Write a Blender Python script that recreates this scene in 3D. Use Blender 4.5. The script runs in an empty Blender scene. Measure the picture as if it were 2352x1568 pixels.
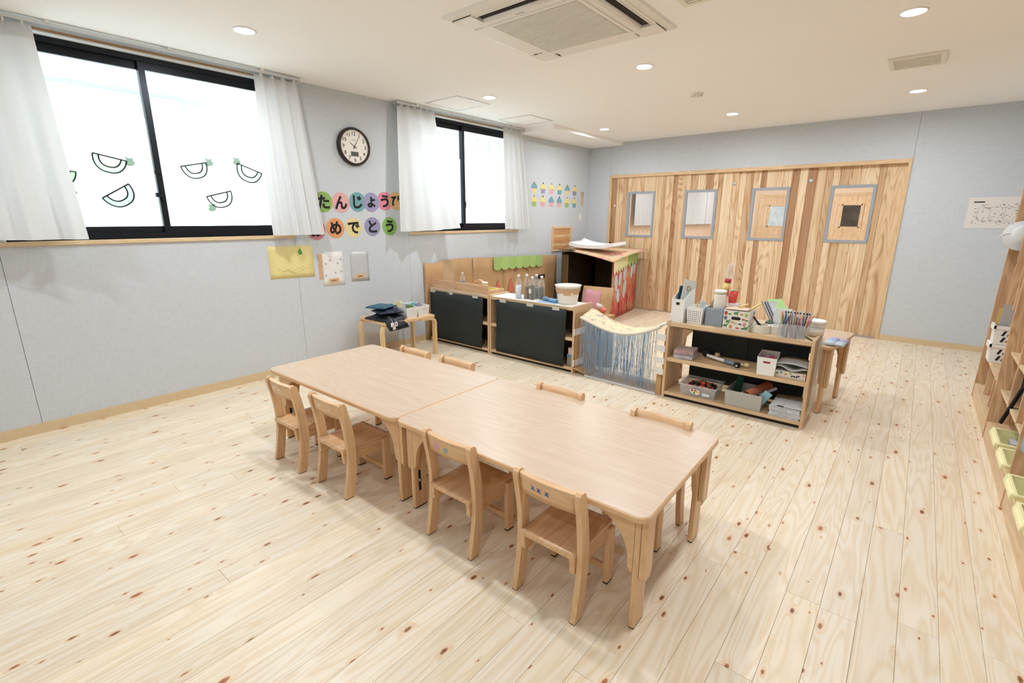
import bpy, bmesh, math, random
from mathutils import Vector, Matrix, noise as mnoise

SC = bpy.context.scene
COL = SC.collection
PI = math.pi
random.seed(7)

# ------------------------------------------------------------------ camera
cam_d = bpy.data.cameras.new('camera')
cam = bpy.data.objects.new('camera', cam_d)
COL.objects.link(cam)
cam_d.sensor_width = 36.0
cam_d.lens = 1109.242 / 2352 * 36.0
cam_d.clip_start = 0.05
cam_d.clip_end = 200
YAW, PITCH, ROLL = 0.6918, 0.2510, 0.0033
_f = Vector((-math.sin(YAW) * math.cos(PITCH), math.cos(YAW) * math.cos(PITCH), -math.sin(PITCH)))
_r = Vector((math.cos(YAW), math.sin(YAW), 0))
_u = _r.cross(_f)
_r2 = _r * math.cos(ROLL) + _u * math.sin(ROLL)
_u2 = -_r * math.sin(ROLL) + _u * math.cos(ROLL)
_m = Matrix((_r2, _u2, -_f)).transposed().to_4x4()
_m.translation = Vector((4.2725, 0.0, 1.3888))
cam.matrix_world = _m
SC.camera = cam

# ------------------------------------------------------------------ world, exposure
SC.view_settings.view_transform = 'Standard'
SC.view_settings.look = 'None'
SC.view_settings.gamma = 1.0
SC.view_settings.use_curve_mapping = False
SC.view_settings.exposure = 0.16
SC.cycles.max_bounces = 7
SC.cycles.diffuse_bounces = 5
SC.cycles.glossy_bounces = 2
SC.cycles.transmission_bounces = 4
SC.cycles.transparent_max_bounces = 12
SC.cycles.sample_clamp_indirect = 6.0
SC.cycles.use_adaptive_sampling = True
SC.cycles.adaptive_threshold = 0.1
SC.cycles.caustics_reflective = False
SC.cycles.caustics_refractive = False
try:
    SC.cycles.use_denoising = True
except Exception:
    pass
world = bpy.data.worlds.new('World')
SC.world = world
world.use_nodes = True
_wb = world.node_tree.nodes['Background']
_wb.inputs[0].default_value = (0.84, 0.94, 1.0, 1)     # bright overcast sky
_wb.inputs[1].default_value = 6.0
LAMP = 450.0            # radiance of the downlight discs
LAMP_COL = (0.93, 1.0, 1.10)

# room
D = 7.087      # back wall
H = 2.5        # ceiling
XR = 5.22      # right wall
Y0 = -1.6      # wall behind the camera
W1 = (0.33, 2.10, 1.235, 2.468)     # window openings in the left wall: y0 y1 z0 z1
W2 = (3.44, 5.235, 1.235, 2.468)

# ------------------------------------------------------------------ mesh helper
class MB:
    def __init__(s):
        s.v = []; s.f = []; s.m = []; s.s = []
    def add(s, vs, fs, mi=0, sm=False):
        b = len(s.v); s.v += [tuple(v) for v in vs]
        for f in fs:
            s.f.append([b + i for i in f]); s.m.append(mi); s.s.append(sm)
        return s
    def box(s, x0, x1, y0, y1, z0, z1, mi=0, bev=0):
        if bev:
            bm = bmesh.new()
            vs = [bm.verts.new(p) for p in ((x0,y0,z0),(x1,y0,z0),(x1,y1,z0),(x0,y1,z0),(x0,y0,z1),(x1,y0,z1),(x1,y1,z1),(x0,y1,z1))]
            for q in ((0,3,2,1),(4,5,6,7),(0,1,5,4),(1,2,6,5),(2,3,7,6),(3,0,4,7)):
                bm.faces.new([vs[i] for i in q])
            bmesh.ops.bevel(bm, geom=bm.edges[:], offset=bev, segments=1, affect='EDGES', profile=0.5)
            bm.verts.index_update()
            s.add([v.co[:] for v in bm.verts], [[v.index for v in f.verts] for f in bm.faces], mi)
            bm.free()
            return s
        return s.add(((x0,y0,z0),(x1,y0,z0),(x1,y1,z0),(x0,y1,z0),(x0,y0,z1),(x1,y0,z1),(x1,y1,z1),(x0,y1,z1)),
                     ((0,3,2,1),(4,5,6,7),(0,1,5,4),(1,2,6,5),(2,3,7,6),(3,0,4,7)), mi)
    def prism(s, poly, axis, a0, a1, mi=0, sm=False):
        """closed 2-D polygon extruded along axis: poly in (the two other axes, in xyz order)"""
        ar = sum(poly[i][0]*poly[(i+1)%len(poly)][1]-poly[(i+1)%len(poly)][0]*poly[i][1] for i in range(len(poly)))
        if ar < 0: poly = poly[::-1]
        n = len(poly)
        def P(p, a):
            return {'x': (a, p[0], p[1]), 'y': (p[0], a, p[1]), 'z': (p[0], p[1], a)}[axis]
        vs = [P(p, a0) for p in poly] + [P(p, a1) for p in poly]
        flip = axis == 'y'
        bot = list(range(n))[::-1]; top = list(range(n, 2*n))
        sd = [(i, (i+1) % n, n + (i+1) % n, n + i) for i in range(n)]
        if flip:
            bot = bot[::-1]; top = top[::-1]; sd = [q[::-1] for q in sd]
        s.add(vs, [bot, top], mi); b = len(s.v) - 2*n
        for q in sd:
            s.f.append([b + i for i in q]); s.m.append(mi); s.s.append(sm)
        return s
    def lathe(s, prof, seg=20, c=(0,0,0), mi=0, sm=True, cap0=True, cap1=True, M=None):
        vs = []; fs = []
        for r, z in prof:
            for k in range(seg):
                a = 2*PI*k/seg
                vs.append((r*math.cos(a), r*math.sin(a), z))
        for i in range(len(prof)-1):
            for k in range(seg):
                k2 = (k+1) % seg
                fs.append((i*seg+k, i*seg+k2, (i+1)*seg+k2, (i+1)*seg+k))
        if M: vs = [(M @ Vector(v))[:] for v in vs]
        vs = [(v[0]+c[0], v[1]+c[1], v[2]+c[2]) for v in vs]
        b = len(s.v)
        s.add(vs, fs, mi, sm)
        if cap0: s.f.append([b+k for k in range(seg)][::-1]); s.m.append(mi); s.s.append(False)
        if cap1: s.f.append([b+(len(prof)-1)*seg+k for k in range(seg)]); s.m.append(mi); s.s.append(False)
        return s
    def tube(s, pts, r, seg=6, mi=0, sm=True, rs=None):
        pts = [Vector(p) for p in pts]; vs = []; fs = []; n = len(pts)
        up = Vector((0.123, 0.31, 0.94))
        for i, p in enumerate(pts):
            t = (pts[min(i+1, n-1)] - pts[max(i-1, 0)]).normalized()
            a = t.cross(up)
            if a.length < 1e-3: a = t.cross(Vector((1, 0, 0)))
            a.normalize(); b = t.cross(a); b.normalize()
            rr = rs[i] if rs else r
            for k in range(seg):
                an = 2*PI*k/seg
                vs.append((p + a*rr*math.cos(an) - b*rr*math.sin(an))[:])
        for i in range(n-1):
            for k in range(seg):
                k2 = (k+1) % seg
                fs.append((i*seg+k, i*seg+k2, (i+1)*seg+k2, (i+1)*seg+k))
        b0 = len(s.v)
        s.add(vs, fs, mi, sm)
        s.f.append([b0+k for k in range(seg)][::-1]); s.m.append(mi); s.s.append(False)
        s.f.append([b0+(n-1)*seg+k for k in range(seg)]); s.m.append(mi); s.s.append(False)
        return s
    def grid(s, fn, nu, nv, mi=0, sm=True):
        vs = [fn(i/nu, j/nv) for j in range(nv+1) for i in range(nu+1)]
        fs = [(j*(nu+1)+i, j*(nu+1)+i+1, (j+1)*(nu+1)+i+1, (j+1)*(nu+1)+i) for j in range(nv) for i in range(nu)]
        return s.add(vs, fs, mi, sm)
    def sheet(s, fn, nu, nv, th, mi=0, sm=True):
        """a thin closed slab: grid fn(u, v) thickened along its normal"""
        P = [[Vector(fn(i/nu, j/nv)) for i in range(nu+1)] for j in range(nv+1)]
        N = []
        for j in range(nv+1):
            row = []
            for i in range(nu+1):
                a = P[j][min(i+1, nu)] - P[j][max(i-1, 0)]
                b = P[min(j+1, nv)][i] - P[max(j-1, 0)][i]
                n = a.cross(b)
                row.append(n.normalized() if n.length > 1e-9 else Vector((0, 0, 1)))
            N.append(row)
        w = nu + 1; o = w*(nv+1)
        vs = [(P[j][i] + N[j][i]*th/2)[:] for j in range(nv+1) for i in range(w)] + [(P[j][i] - N[j][i]*th/2)[:] for j in range(nv+1) for i in range(w)]
        fs = []
        for j in range(nv):
            for i in range(nu):
                q = (j*w+i, j*w+i+1, (j+1)*w+i+1, (j+1)*w+i)
                fs.append(q); fs.append(tuple(k+o for k in q[::-1]))
        b0 = len(s.v)
        s.add(vs, fs, mi, sm)
        for i in range(nu):
            for q in ((i+1, i, i+o, i+1+o), (nv*w+i, nv*w+i+1, nv*w+i+1+o, nv*w+i+o)):
                s.f.append([b0+k for k in q]); s.m.append(mi); s.s.append(False)
        for j in range(nv):
            for q in ((j*w, (j+1)*w, (j+1)*w+o, j*w+o), ((j+1)*w+nu, j*w+nu, j*w+nu+o, (j+1)*w+nu+o)):
                s.f.append([b0+k for k in q]); s.m.append(mi); s.s.append(False)
        return s
    def xf(s, M, start=0):
        for i in range(start, len(s.v)):
            s.v[i] = (M @ Vector(s.v[i]))[:]
        return s
    def build(s, name, mats, parent=None, loc=None, world=False, color=None, label=None, cat=None, group=None, kind=None, rz=0):
        vs = s.v
        if parent is None and loc is None and vs:
            xs = [v[0] for v in vs]; ys = [v[1] for v in vs]; zs = [v[2] for v in vs]
            loc = ((min(xs)+max(xs))/2, (min(ys)+max(ys))/2, min(zs))
            vs = [(v[0]-loc[0], v[1]-loc[1], v[2]-loc[2]) for v in vs]
        elif parent is not None and world:
            p = WL[parent.name]
            vs = [(v[0]-p[0], v[1]-p[1], v[2]-p[2]) for v in vs]
        me = bpy.data.meshes.new(name)
        me.from_pydata(vs, [], s.f)
        if not isinstance(mats, (list, tuple)): mats = [mats]
        for m in mats: me.materials.append(m)
        me.polygons.foreach_set('material_index', s.m)
        me.polygons.foreach_set('use_smooth', s.s)
        me.update()
        o = bpy.data.objects.new(name, me)
        COL.objects.link(o)
        if parent is not None:
            o.parent = parent
            WL[o.name] = WL[parent.name]
            if loc: o.location = loc; WL[o.name] = tuple(a+b for a, b in zip(WL[parent.name], loc))
        elif loc: o.location = loc; WL[o.name] = tuple(loc)
        else: WL[o.name] = (0, 0, 0)
        if rz: o.rotation_euler.z = rz
        if color:
            c = color[:3]
            if mats[0].name.startswith(('coloured_', 'pastel_')):      # slightly faded pigments
                g_ = 0.3*c[0]+0.59*c[1]+0.11*c[2]; c = tuple((0.84*k_+0.16*g_)*0.9 for k_ in c)
            o.color = (*c, 1)
        tag(o, label, cat, group, kind)
        return o
WL = {}
def tag(o, label=None, cat=None, group=None, kind=None):
    if label: o['label'] = label
    if cat: o['category'] = cat
    if group: o['group'] = group
    if kind: o['kind'] = kind
    return o
def thing(name, label, cat, loc=(0,0,0), rz=0, group=None, kind=None):
    o = bpy.data.objects.new(name, None); COL.objects.link(o)
    o.empty_display_size = 0.05
    o.location = loc; o.rotation_euler = (0, 0, rz); WL[o.name] = tuple(loc)
    return tag(o, label, cat, group, kind)
def copy_tree(o, parent=None):
    c = o.copy(); COL.objects.link(c); c.parent = parent
    WL[c.name] = tuple(c.location)
    for ch in list(o.children): copy_tree(ch, c)
    return c
def rrect(w, h, r, seg=5, cx=0, cy=0):
    P = []
    for (sx, sy, a0) in ((1,1,0),(-1,1,90),(-1,-1,180),(1,-1,270)):
        for k in range(seg+1):
            a = math.radians(a0 + 90*k/seg)
            P.append((cx + sx*(w/2-r) + r*math.cos(a), cy + sy*(h/2-r) + r*math.sin(a)))
    return P
def circ(r, n=24, cx=0, cy=0, ry=None):
    return [(cx + r*math.cos(2*PI*k/n), cy + (ry or r)*math.sin(2*PI*k/n)) for k in range(n)]
def text_polys(body, size, offset=0.0, M=None):
    """glyph outlines as filled mesh data (verts, faces), centred on its own box"""
    c = bpy.data.curves.new('t', 'FONT'); c.body = body; c.size = size; c.offset = offset
    c.resolution_u = 3
    o = bpy.data.objects.new('t', c); COL.objects.link(o)
    dg = bpy.context.evaluated_depsgraph_get()
    ev = o.evaluated_get(dg); me = ev.to_mesh()
    vs = [v.co.copy() for v in me.vertices]; fs = [tuple(p.vertices) for p in me.polygons]
    ev.to_mesh_clear(); bpy.data.objects.remove(o); bpy.data.curves.remove(c)
    if vs:
        cx = (min(v.x for v in vs)+max(v.x for v in vs))/2; cy = (min(v.y for v in vs)+max(v.y for v in vs))/2
        vs = [Vector((v.x-cx, v.y-cy, 0)) for v in vs]
    if M: vs = [M @ v for v in vs]
    return [v[:] for v in vs], fs

# ------------------------------------------------------------------ materials
MATS = {}
def new_mat(name):
    m = bpy.data.materials.new(name); m.use_nodes = True
    nt = m.node_tree; b = nt.nodes['Principled BSDF']
    MATS[name] = m
    return m, nt, b
def N(nt, t, **kw):
    n = nt.nodes.new(t)
    for k, v in kw.items():
        if k.startswith('i_'):
            key = k[2:]; key = int(key) if key.isdigit() else key
            n.inputs[key].default_value = v
        else: setattr(n, k, v)
    return n
def L(nt, a, b): nt.links.new(a, b)
def ramp(nt, stops, fac):
    r = N(nt, 'ShaderNodeValToRGB'); cr = r.color_ramp
    while len(cr.elements) < len(stops): cr.elements.new(0.5)
    for e, (p, c) in zip(cr.elements, stops):
        e.position = p; e.color = (*c[:3], 1) if len(c) < 4 else c
    L(nt, fac, r.inputs[0]); return r
def mix(nt, fac, a, b, bt='MIX'):
    n = N(nt, 'ShaderNodeMix', data_type='RGBA', blend_type=bt)
    for sock, v in ((n.inputs[0], fac), (n.inputs[6], a), (n.inputs[7], b)):
        if hasattr(v, 'links'): L(nt, v, sock)
        elif isinstance(v, (int, float)): sock.default_value = v
        else: sock.default_value = (*v[:3], 1)
    return n.outputs[2]
def math_(nt, op, a, b=None, c=None):
    n = N(nt, 'ShaderNodeMath', operation=op)
    for i, v in enumerate((a, b, c)):
        if v is None: continue
        if hasattr(v, 'links'): L(nt, v, n.inputs[i])
        else: n.inputs[i].default_value = v
    return n.outputs[0]
def srgb(r, g, b):
    f = lambda c: (c/255/12.92) if c/255 <= 0.04045 else ((c/255+0.055)/1.055)**2.4
    return (f(r), f(g), f(b))
def coords(nt, scale=(1,1,1), rnd=True, loc=None):
    """object coordinates, shifted per object so that no two pieces match"""
    tc = N(nt, 'ShaderNodeTexCoord'); mp = N(nt, 'ShaderNodeMapping')
    mp.inputs['Scale'].default_value = scale
    L(nt, tc.outputs['Object'], mp.inputs[0])
    if not rnd: return mp.outputs[0]
    oi = N(nt, 'ShaderNodeObjectInfo')
    cm = N(nt, 'ShaderNodeCombineXYZ')
    a = math_(nt, 'MULTIPLY', oi.outputs['Random'], 37.0); b = math_(nt, 'MULTIPLY', oi.outputs['Random'], 91.0)
    c = math_(nt, 'MULTIPLY', oi.outputs['Random'], 53.0)
    L(nt, a, cm.inputs[0]); L(nt, b, cm.inputs[1]); L(nt, c, cm.inputs[2])
    va = N(nt, 'ShaderNodeVectorMath', operation='ADD')
    L(nt, mp.outputs[0], va.inputs[0]); L(nt, cm.outputs[0], va.inputs[1])
    return va.outputs[0]
def plain(name, col, rough=0.6, var=0.04, scale=30, metal=0.0, bump=0.0, tint=False, spec=0.4):
    """one colour with a faint mottle; tint = multiplied by the object's own colour"""
    m, nt, b = new_mat(name)
    v = coords(nt)
    n = N(nt, 'ShaderNodeTexNoise', i_Scale=scale, i_Detail=3.0); L(nt, v, n.inputs['Vector'])
    lo = tuple(max(0, c*(1-var)) for c in col); hi = tuple(min(1, c*(1+var)) for c in col)
    c = ramp(nt, [(0.3, lo), (0.7, hi)], n.outputs[0]).outputs[0]
    if tint:
        oi = N(nt, 'ShaderNodeObjectInfo'); c = mix(nt, 1.0, c, oi.outputs['Color'], 'MULTIPLY')
    L(nt, c, b.inputs['Base Color'])
    b.inputs['Roughness'].default_value = rough; b.inputs['Metallic'].default_value = metal
    b.inputs['Specular IOR Level'].default_value = spec
    if bump:
        bp = N(nt, 'ShaderNodeBump', i_Strength=bump, i_Distance=0.01); L(nt, n.outputs[0], bp.inputs['Height']); L(nt, bp.outputs[0], b.inputs['Normal'])
    return m
def wood(name, c1, c2, axis='z', fine=60.0, rough=0.45, contrast=1.0, tint=False, cathedral=0.6, spec=0.4):
    """long-grain timber along the given local axis"""
    m, nt, b = new_mat(name)
    sc = {'x': (0.05, 1, 1), 'y': (1, 0.05, 1), 'z': (1, 1, 0.05)}[axis]
    sc2 = {'x': (0.16, 1, 1), 'y': (1, 0.16, 1), 'z': (1, 1, 0.16)}[axis]
    v = coords(nt, sc); v2 = coords(nt, sc2)
    n1 = N(nt, 'ShaderNodeTexNoise', i_Scale=fine, i_Detail=4.0, i_Roughness=0.6); L(nt, v, n1.inputs['Vector'])
    n2 = N(nt, 'ShaderNodeTexNoise', i_Scale=7.0, i_Detail=2.0, i_Distortion=0.6); L(nt, v2, n2.inputs['Vector'])
    rings = math_(nt, 'SINE', math_(nt, 'MULTIPLY', n2.outputs[0], 60.0))
    rings = math_(nt, 'MULTIPLY_ADD', rings, 0.5*cathedral, 0.5)
    f = math_(nt, 'ADD', math_(nt, 'MULTIPLY', n1.outputs[0], 0.6), math_(nt, 'MULTIPLY', rings, 0.4))
    mid = tuple((a+b_)/2 for a, b_ in zip(c1, c2))
    c = ramp(nt, [(0.5-0.22*contrast, c2), (0.5, mid), (0.5+0.2*contrast, c1)], f).outputs[0]
    if tint:
        oi = N(nt, 'ShaderNodeObjectInfo'); c = mix(nt, 1.0, c, oi.outputs['Color'], 'MULTIPLY')
    L(nt, c, b.inputs['Base Color'])
    b.inputs['Roughness'].default_value = rough
    b.inputs['Specular IOR Level'].default_value = spec
    bp = N(nt, 'ShaderNodeBump', i_Strength=0.05, i_Distance=0.004); L(nt, n1.outputs[0], bp.inputs['Height']); L(nt, bp.outputs[0], b.inputs['Normal'])
    return m

def pine_floor():
    m, nt, b = new_mat('pine_plank')
    v = coords(nt)
    warp = N(nt, 'ShaderNodeTexNoise', i_Scale=3.0, i_Detail=2.0); L(nt, v, warp.inputs['Vector'])
    # knots
    kv = N(nt, 'ShaderNodeMapping'); kv.inputs['Scale'].default_value = (9.5, 4.2, 1.0); L(nt, v, kv.inputs[0])
    vo = N(nt, 'ShaderNodeTexVoronoi', voronoi_dimensions='2D', feature='F1', i_Scale=1.0, i_Randomness=1.0)
    L(nt, kv.outputs[0], vo.inputs['Vector'])
    sep = N(nt, 'ShaderNodeSeparateColor'); L(nt, vo.outputs['Color'], sep.inputs[0])
    nz = N(nt, 'ShaderNodeTexNoise', i_Scale=90.0, i_Detail=2.0); L(nt, v, nz.inputs['Vector'])
    dist = math_(nt, 'ADD', vo.outputs['Distance'], math_(nt, 'MULTIPLY_ADD', nz.outputs[0], 0.06, -0.03))
    rad = math_(nt, 'MULTIPLY_ADD', math_(nt, 'POWER', sep.outputs[0], 2.0), 0.075, 0.028)
    keep = math_(nt, 'GREATER_THAN', sep.outputs[1], 0.18)
    rel = math_(nt, 'DIVIDE', dist, rad)
    core = math_(nt, 'MULTIPLY', math_(nt, 'SUBTRACT', 1.0, math_(nt, 'SMOOTHSTEP' if False else 'MINIMUM', math_(nt, 'POWER', rel, 4.0), 1.0)), keep)
    halo = math_(nt, 'MULTIPLY', math_(nt, 'SUBTRACT', 1.0, math_(nt, 'MINIMUM', math_(nt, 'DIVIDE', rel, 3.2), 1.0)), keep)
    # grain bends round the knots
    gm = N(nt, 'ShaderNodeMapping'); gm.inputs['Scale'].default_value = (1.0, 0.09, 1.0); L(nt, v, gm.inputs[0])
    g1 = N(nt, 'ShaderNodeTexNoise', i_Scale=9.0, i_Detail=2.0, i_Distortion=0.5); L(nt, gm.outputs[0], g1.inputs['Vector'])
    ph = math_(nt, 'ADD', math_(nt, 'MULTIPLY', g1.outputs[0], 70.0), math_(nt, 'MULTIPLY', halo, 9.0))
    ring = math_(nt, 'MULTIPLY_ADD', math_(nt, 'SINE', ph), 0.5, 0.5)
    fm = N(nt, 'ShaderNodeMapping'); fm.inputs['Scale'].default_value = (1.0, 0.03, 1.0); L(nt, v, fm.inputs[0])
    g2 = N(nt, 'ShaderNodeTexNoise', i_Scale=120.0, i_Detail=3.0); L(nt, fm.outputs[0], g2.inputs['Vector'])
    f = math_(nt, 'ADD', math_(nt, 'MULTIPLY', ring, 0.5), math_(nt, 'MULTIPLY', g2.outputs[0], 0.5))
    c = ramp(nt, [(0.25, PINE[0]), (0.55, PINE[1]), (0.95, PINE[2])], f).outputs[0]
    c = mix(nt, math_(nt, 'MULTIPLY', math_(nt, 'POWER', halo, 1.4), 0.6), c, PINE[3])
    kc = ramp(nt, [(0.0, PINE[4]), (1.0, PINE[5])], sep.outputs[2]).outputs[0]
    c = mix(nt, core, c, kc)
    oi = N(nt, 'ShaderNodeObjectInfo'); c = mix(nt, 1.0, c, oi.outputs['Color'], 'MULTIPLY')
    L(nt, c, b.inputs['Base Color'])
    b.inputs['Roughness'].default_value = 0.38
    b.inputs['Specular IOR Level'].default_value = 0.35
    bp = N(nt, 'ShaderNodeBump', i_Strength=0.04, i_Distance=0.003); L(nt, g2.outputs[0], bp.inputs['Height']); L(nt, bp.outputs[0], b.inputs['Normal'])
    return m
PINE = [srgb(240,228,207), srgb(236,221,195), srgb(228,205,170), srgb(222,172,116), srgb(122,66,36), srgb(182,116,66)]
M_pine = pine_floor()

def wall_cloth():
    """woven grey wall covering"""
    m, nt, b = new_mat('wall_cloth')
    v = coords(nt, rnd=False)
    a = N(nt, 'ShaderNodeMapping'); a.inputs['Scale'].default_value = (1, 1, 0.08); L(nt, v, a.inputs[0])
    c_ = N(nt, 'ShaderNodeMapping'); c_.inputs['Scale'].default_value = (0.08, 0.08, 1); L(nt, v, c_.inputs[0])
    n1 = N(nt, 'ShaderNodeTexNoise', i_Scale=160.0, i_Detail=2.0); L(nt, a.outputs[0], n1.inputs['Vector'])
    n2 = N(nt, 'ShaderNodeTexNoise', i_Scale=160.0, i_Detail=2.0); L(nt, c_.outputs[0], n2.inputs['Vector'])
    f = math_(nt, 'MULTIPLY_ADD', n1.outputs[0], 0.5, math_(nt, 'MULTIPLY', n2.outputs[0], 0.5))
    c = ramp(nt, [(0.3, srgb(197,201,204)), (0.7, srgb(210,214,216))], f).outputs[0]
    L(nt, c, b.inputs['Base Color'])
    b.inputs['Roughness'].default_value = 0.85; b.inputs['Specular IOR Level'].default_value = 0.2
    bp = N(nt, 'ShaderNodeBump', i_Strength=0.12, i_Distance=0.002); L(nt, f, bp.inputs['Height']); L(nt, bp.outputs[0], b.inputs['Normal'])
    return m
M_wall = wall_cloth()
M_ceil = plain('ceiling_paper', srgb(251,250,247), 0.9, 0.01, 60, spec=0.2)
M_trimwood = wood('pale_trim_wood', srgb(230,204,164), srgb(214,182,140), 'y', rough=0.5)
M_trimwood_z = wood('pale_trim_wood_upright', srgb(230,200,158), srgb(212,176,132), 'z', rough=0.5)
M_trimwood_x = wood('pale_trim_wood_across', srgb(230,200,158), srgb(212,176,132), 'x', rough=0.5)
M_base = plain('baseboard_laminate', srgb(214,190,152), 0.5, 0.03, 20)
def cedar():
    m, nt, b = new_mat('cedar_board')
    v = coords(nt, (1, 1, 0.035)); v2 = coords(nt, (1, 1, 0.10)); v3 = coords(nt, (1, 1, 0.02))
    n1 = N(nt, 'ShaderNodeTexNoise', i_Scale=18.0, i_Detail=3.0, i_Roughness=0.55, i_Distortion=0.3); L(nt, v, n1.inputs['Vector'])
    n2 = N(nt, 'ShaderNodeTexNoise', i_Scale=6.0, i_Detail=1.0, i_Distortion=0.4); L(nt, v2, n2.inputs['Vector'])
    n3 = N(nt, 'ShaderNodeTexNoise', i_Scale=150.0, i_Detail=2.0); L(nt, v3, n3.inputs['Vector'])
    ring = math_(nt, 'POWER', math_(nt, 'MULTIPLY_ADD', math_(nt, 'SINE', math_(nt, 'MULTIPLY', n2.outputs[0], 95.0)), 0.5, 0.5), 2.0)
    f = math_(nt, 'ADD', math_(nt, 'MULTIPLY', n1.outputs[0], 0.55), math_(nt, 'ADD', math_(nt, 'MULTIPLY', ring, 0.14), math_(nt, 'MULTIPLY', n3.outputs[0], 0.14)))
    c = ramp(nt, [(0.26, srgb(240,220,190)), (0.42, srgb(230,203,166)), (0.52, srgb(210,174,134)), (0.62, srgb(178,132,94))], f).outputs[0]
    oi = N(nt, 'ShaderNodeObjectInfo'); c = mix(nt, 1.0, c, oi.outputs['Color'], 'MULTIPLY')
    L(nt, c, b.inputs['Base Color']); b.inputs['Roughness'].default_value = 0.5; b.inputs['Specular IOR Level'].default_value = 0.35
    bp = N(nt, 'ShaderNodeBump', i_Strength=0.06, i_Distance=0.004); L(nt, n3.outputs[0], bp.inputs['Height']); L(nt, bp.outputs[0], b.inputs['Normal'])
    return m
M_cedar = cedar()
M_black = plain('black_aluminium', srgb(24,28,34), 0.35, 0.05, 20, metal=0.3)
M_white = plain('white_plastic', srgb(238,238,234), 0.4, 0.01, 20)
M_offwhite = plain('cream_plastic', srgb(236,230,216), 0.45, 0.01, 20)
M_beech = wood('beech_frame', srgb(230,194,150), srgb(207,163,117), 'z', fine=80, rough=0.35, contrast=1.2, cathedral=0.3)
M_beech_x = wood('beech_across', srgb(230,194,150), srgb(207,163,117), 'x', fine=80, rough=0.35, contrast=1.2, cathedral=0.3)
M_beech_y = wood('beech_seat', srgb(226,188,144), srgb(202,156,112), 'y', fine=60, rough=0.3, contrast=1.2, cathedral=0.5)
M_tabletop = wood('beech_laminate_top', srgb(210,187,163), srgb(196,170,143), 'x', fine=55, rough=0.32, contrast=1.3, cathedral=0.45)
M_dark = plain('dark_gap', srgb(40,34,30), 0.8, 0.1, 20)
M_steel = plain('brushed_steel', srgb(190,192,194), 0.35, 0.03, 40, metal=0.9)
M_alu = plain('rail_aluminium', srgb(215,217,218), 0.35, 0.03, 40, metal=0.5)
M_greyplastic = plain('grey_window_frame', srgb(158,164,168), 0.5, 0.02, 30)
M_tint = plain('coloured_paper', (1, 1, 1), 0.75, 0.02, 60, tint=True, spec=0.2)
M_tintp = plain('coloured_plastic', (1, 1, 1), 0.35, 0.02, 30, tint=True)
M_ink = plain('black_ink', srgb(18,18,20), 0.6, 0.1, 40)
M_card = None
def cardboard(name, c, streak='z'):
    m, nt, b = new_mat(name)
    sc = (1, 1, 0.03) if streak == 'z' else (0.03, 0.03, 1)
    v = coords(nt, sc)
    n1 = N(nt, 'ShaderNodeTexNoise', i_Scale=90.0, i_Detail=2.0); L(nt, v, n1.inputs['Vector'])
    v2 = coords(nt); n2 = N(nt, 'ShaderNodeTexNoise', i_Scale=5.0, i_Detail=4.0); L(nt, v2, n2.inputs['Vector'])
    f = math_(nt, 'ADD', math_(nt, 'MULTIPLY', n1.outputs[0], 0.5), math_(nt, 'MULTIPLY', n2.outputs[0], 0.5))
    col = ramp(nt, [(0.35, tuple(x*0.88 for x in c)), (0.65, tuple(min(1, x*1.06) for x in c))], f).outputs[0]
    L(nt, col, b.inputs['Base Color']); b.inputs['Roughness'].default_value = 0.85
    b.inputs['Specular IOR Level'].default_value = 0.15
    return m
M_card = cardboard('brown_cardboard', srgb(190,152,110))
M_cardshade = cardboard('shaded_cardboard_inside', srgb(72,58,42))  # shade inside the playhouse is put into this darker cardboard colour
def clear_mat(name, col=(1, 1, 1), opacity=0.12, rough=0.1):
    """thin clear plastic or glass: mostly see-through with a faint body"""
    m, nt, b = new_mat(name)
    out = nt.nodes['Material Output']
    v = coords(nt); n = N(nt, 'ShaderNodeTexNoise', i_Scale=20.0); L(nt, v, n.inputs['Vector'])
    L(nt, ramp(nt, [(0.3, tuple(c*0.95 for c in col)), (0.7, col)], n.outputs[0]).outputs[0], b.inputs['Base Color'])
    b.inputs['Roughness'].default_value = rough
    t = N(nt, 'ShaderNodeBsdfTransparent'); t.inputs[0].default_value = (*[0.5+0.5*c for c in col], 1)
    lw = N(nt, 'ShaderNodeLayerWeight', i_Blend=0.35)
    fac = math_(nt, 'MINIMUM', math_(nt, 'MULTIPLY_ADD', lw.outputs['Facing'], 0.45, opacity), 1.0)
    mx = N(nt, 'ShaderNodeMixShader'); L(nt, fac, mx.inputs[0]); L(nt, t.outputs[0], mx.inputs[1]); L(nt, b.outputs[0], mx.inputs[2])
    L(nt, mx.outputs[0], out.inputs[0])
    return m
M_clear = clear_mat('clear_plastic', srgb(244,247,248), 0.10)
M_frost = clear_mat('frosted_plastic', srgb(244,246,245), 0.22, 0.4)
M_glass = clear_mat('clear_glass', srgb(235,240,240), 0.02, 0.03)
def film_mat():
    """white privacy film: lets daylight through as a soft glow"""
    m, nt, b = new_mat('frosted_window_film')
    out = nt.nodes['Material Output']
    v = coords(nt); n = N(nt, 'ShaderNodeTexNoise', i_Scale=3.0); L(nt, v, n.inputs['Vector'])
    col = ramp(nt, [(0.3, (0.93, 0.95, 0.96)), (0.7, (0.97, 0.98, 0.98))], n.outputs[0]).outputs[0]
    t = N(nt, 'ShaderNodeBsdfTransparent'); tr = N(nt, 'ShaderNodeBsdfTranslucent'); L(nt, col, tr.inputs[0])
    mx = N(nt, 'ShaderNodeMixShader', i_0=0.62); L(nt, t.outputs[0], mx.inputs[1]); L(nt, tr.outputs[0], mx.inputs[2])
    L(nt, mx.outputs[0], out.inputs[0]); nt.nodes.remove(b)
    return m
M_film = film_mat()
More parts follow.
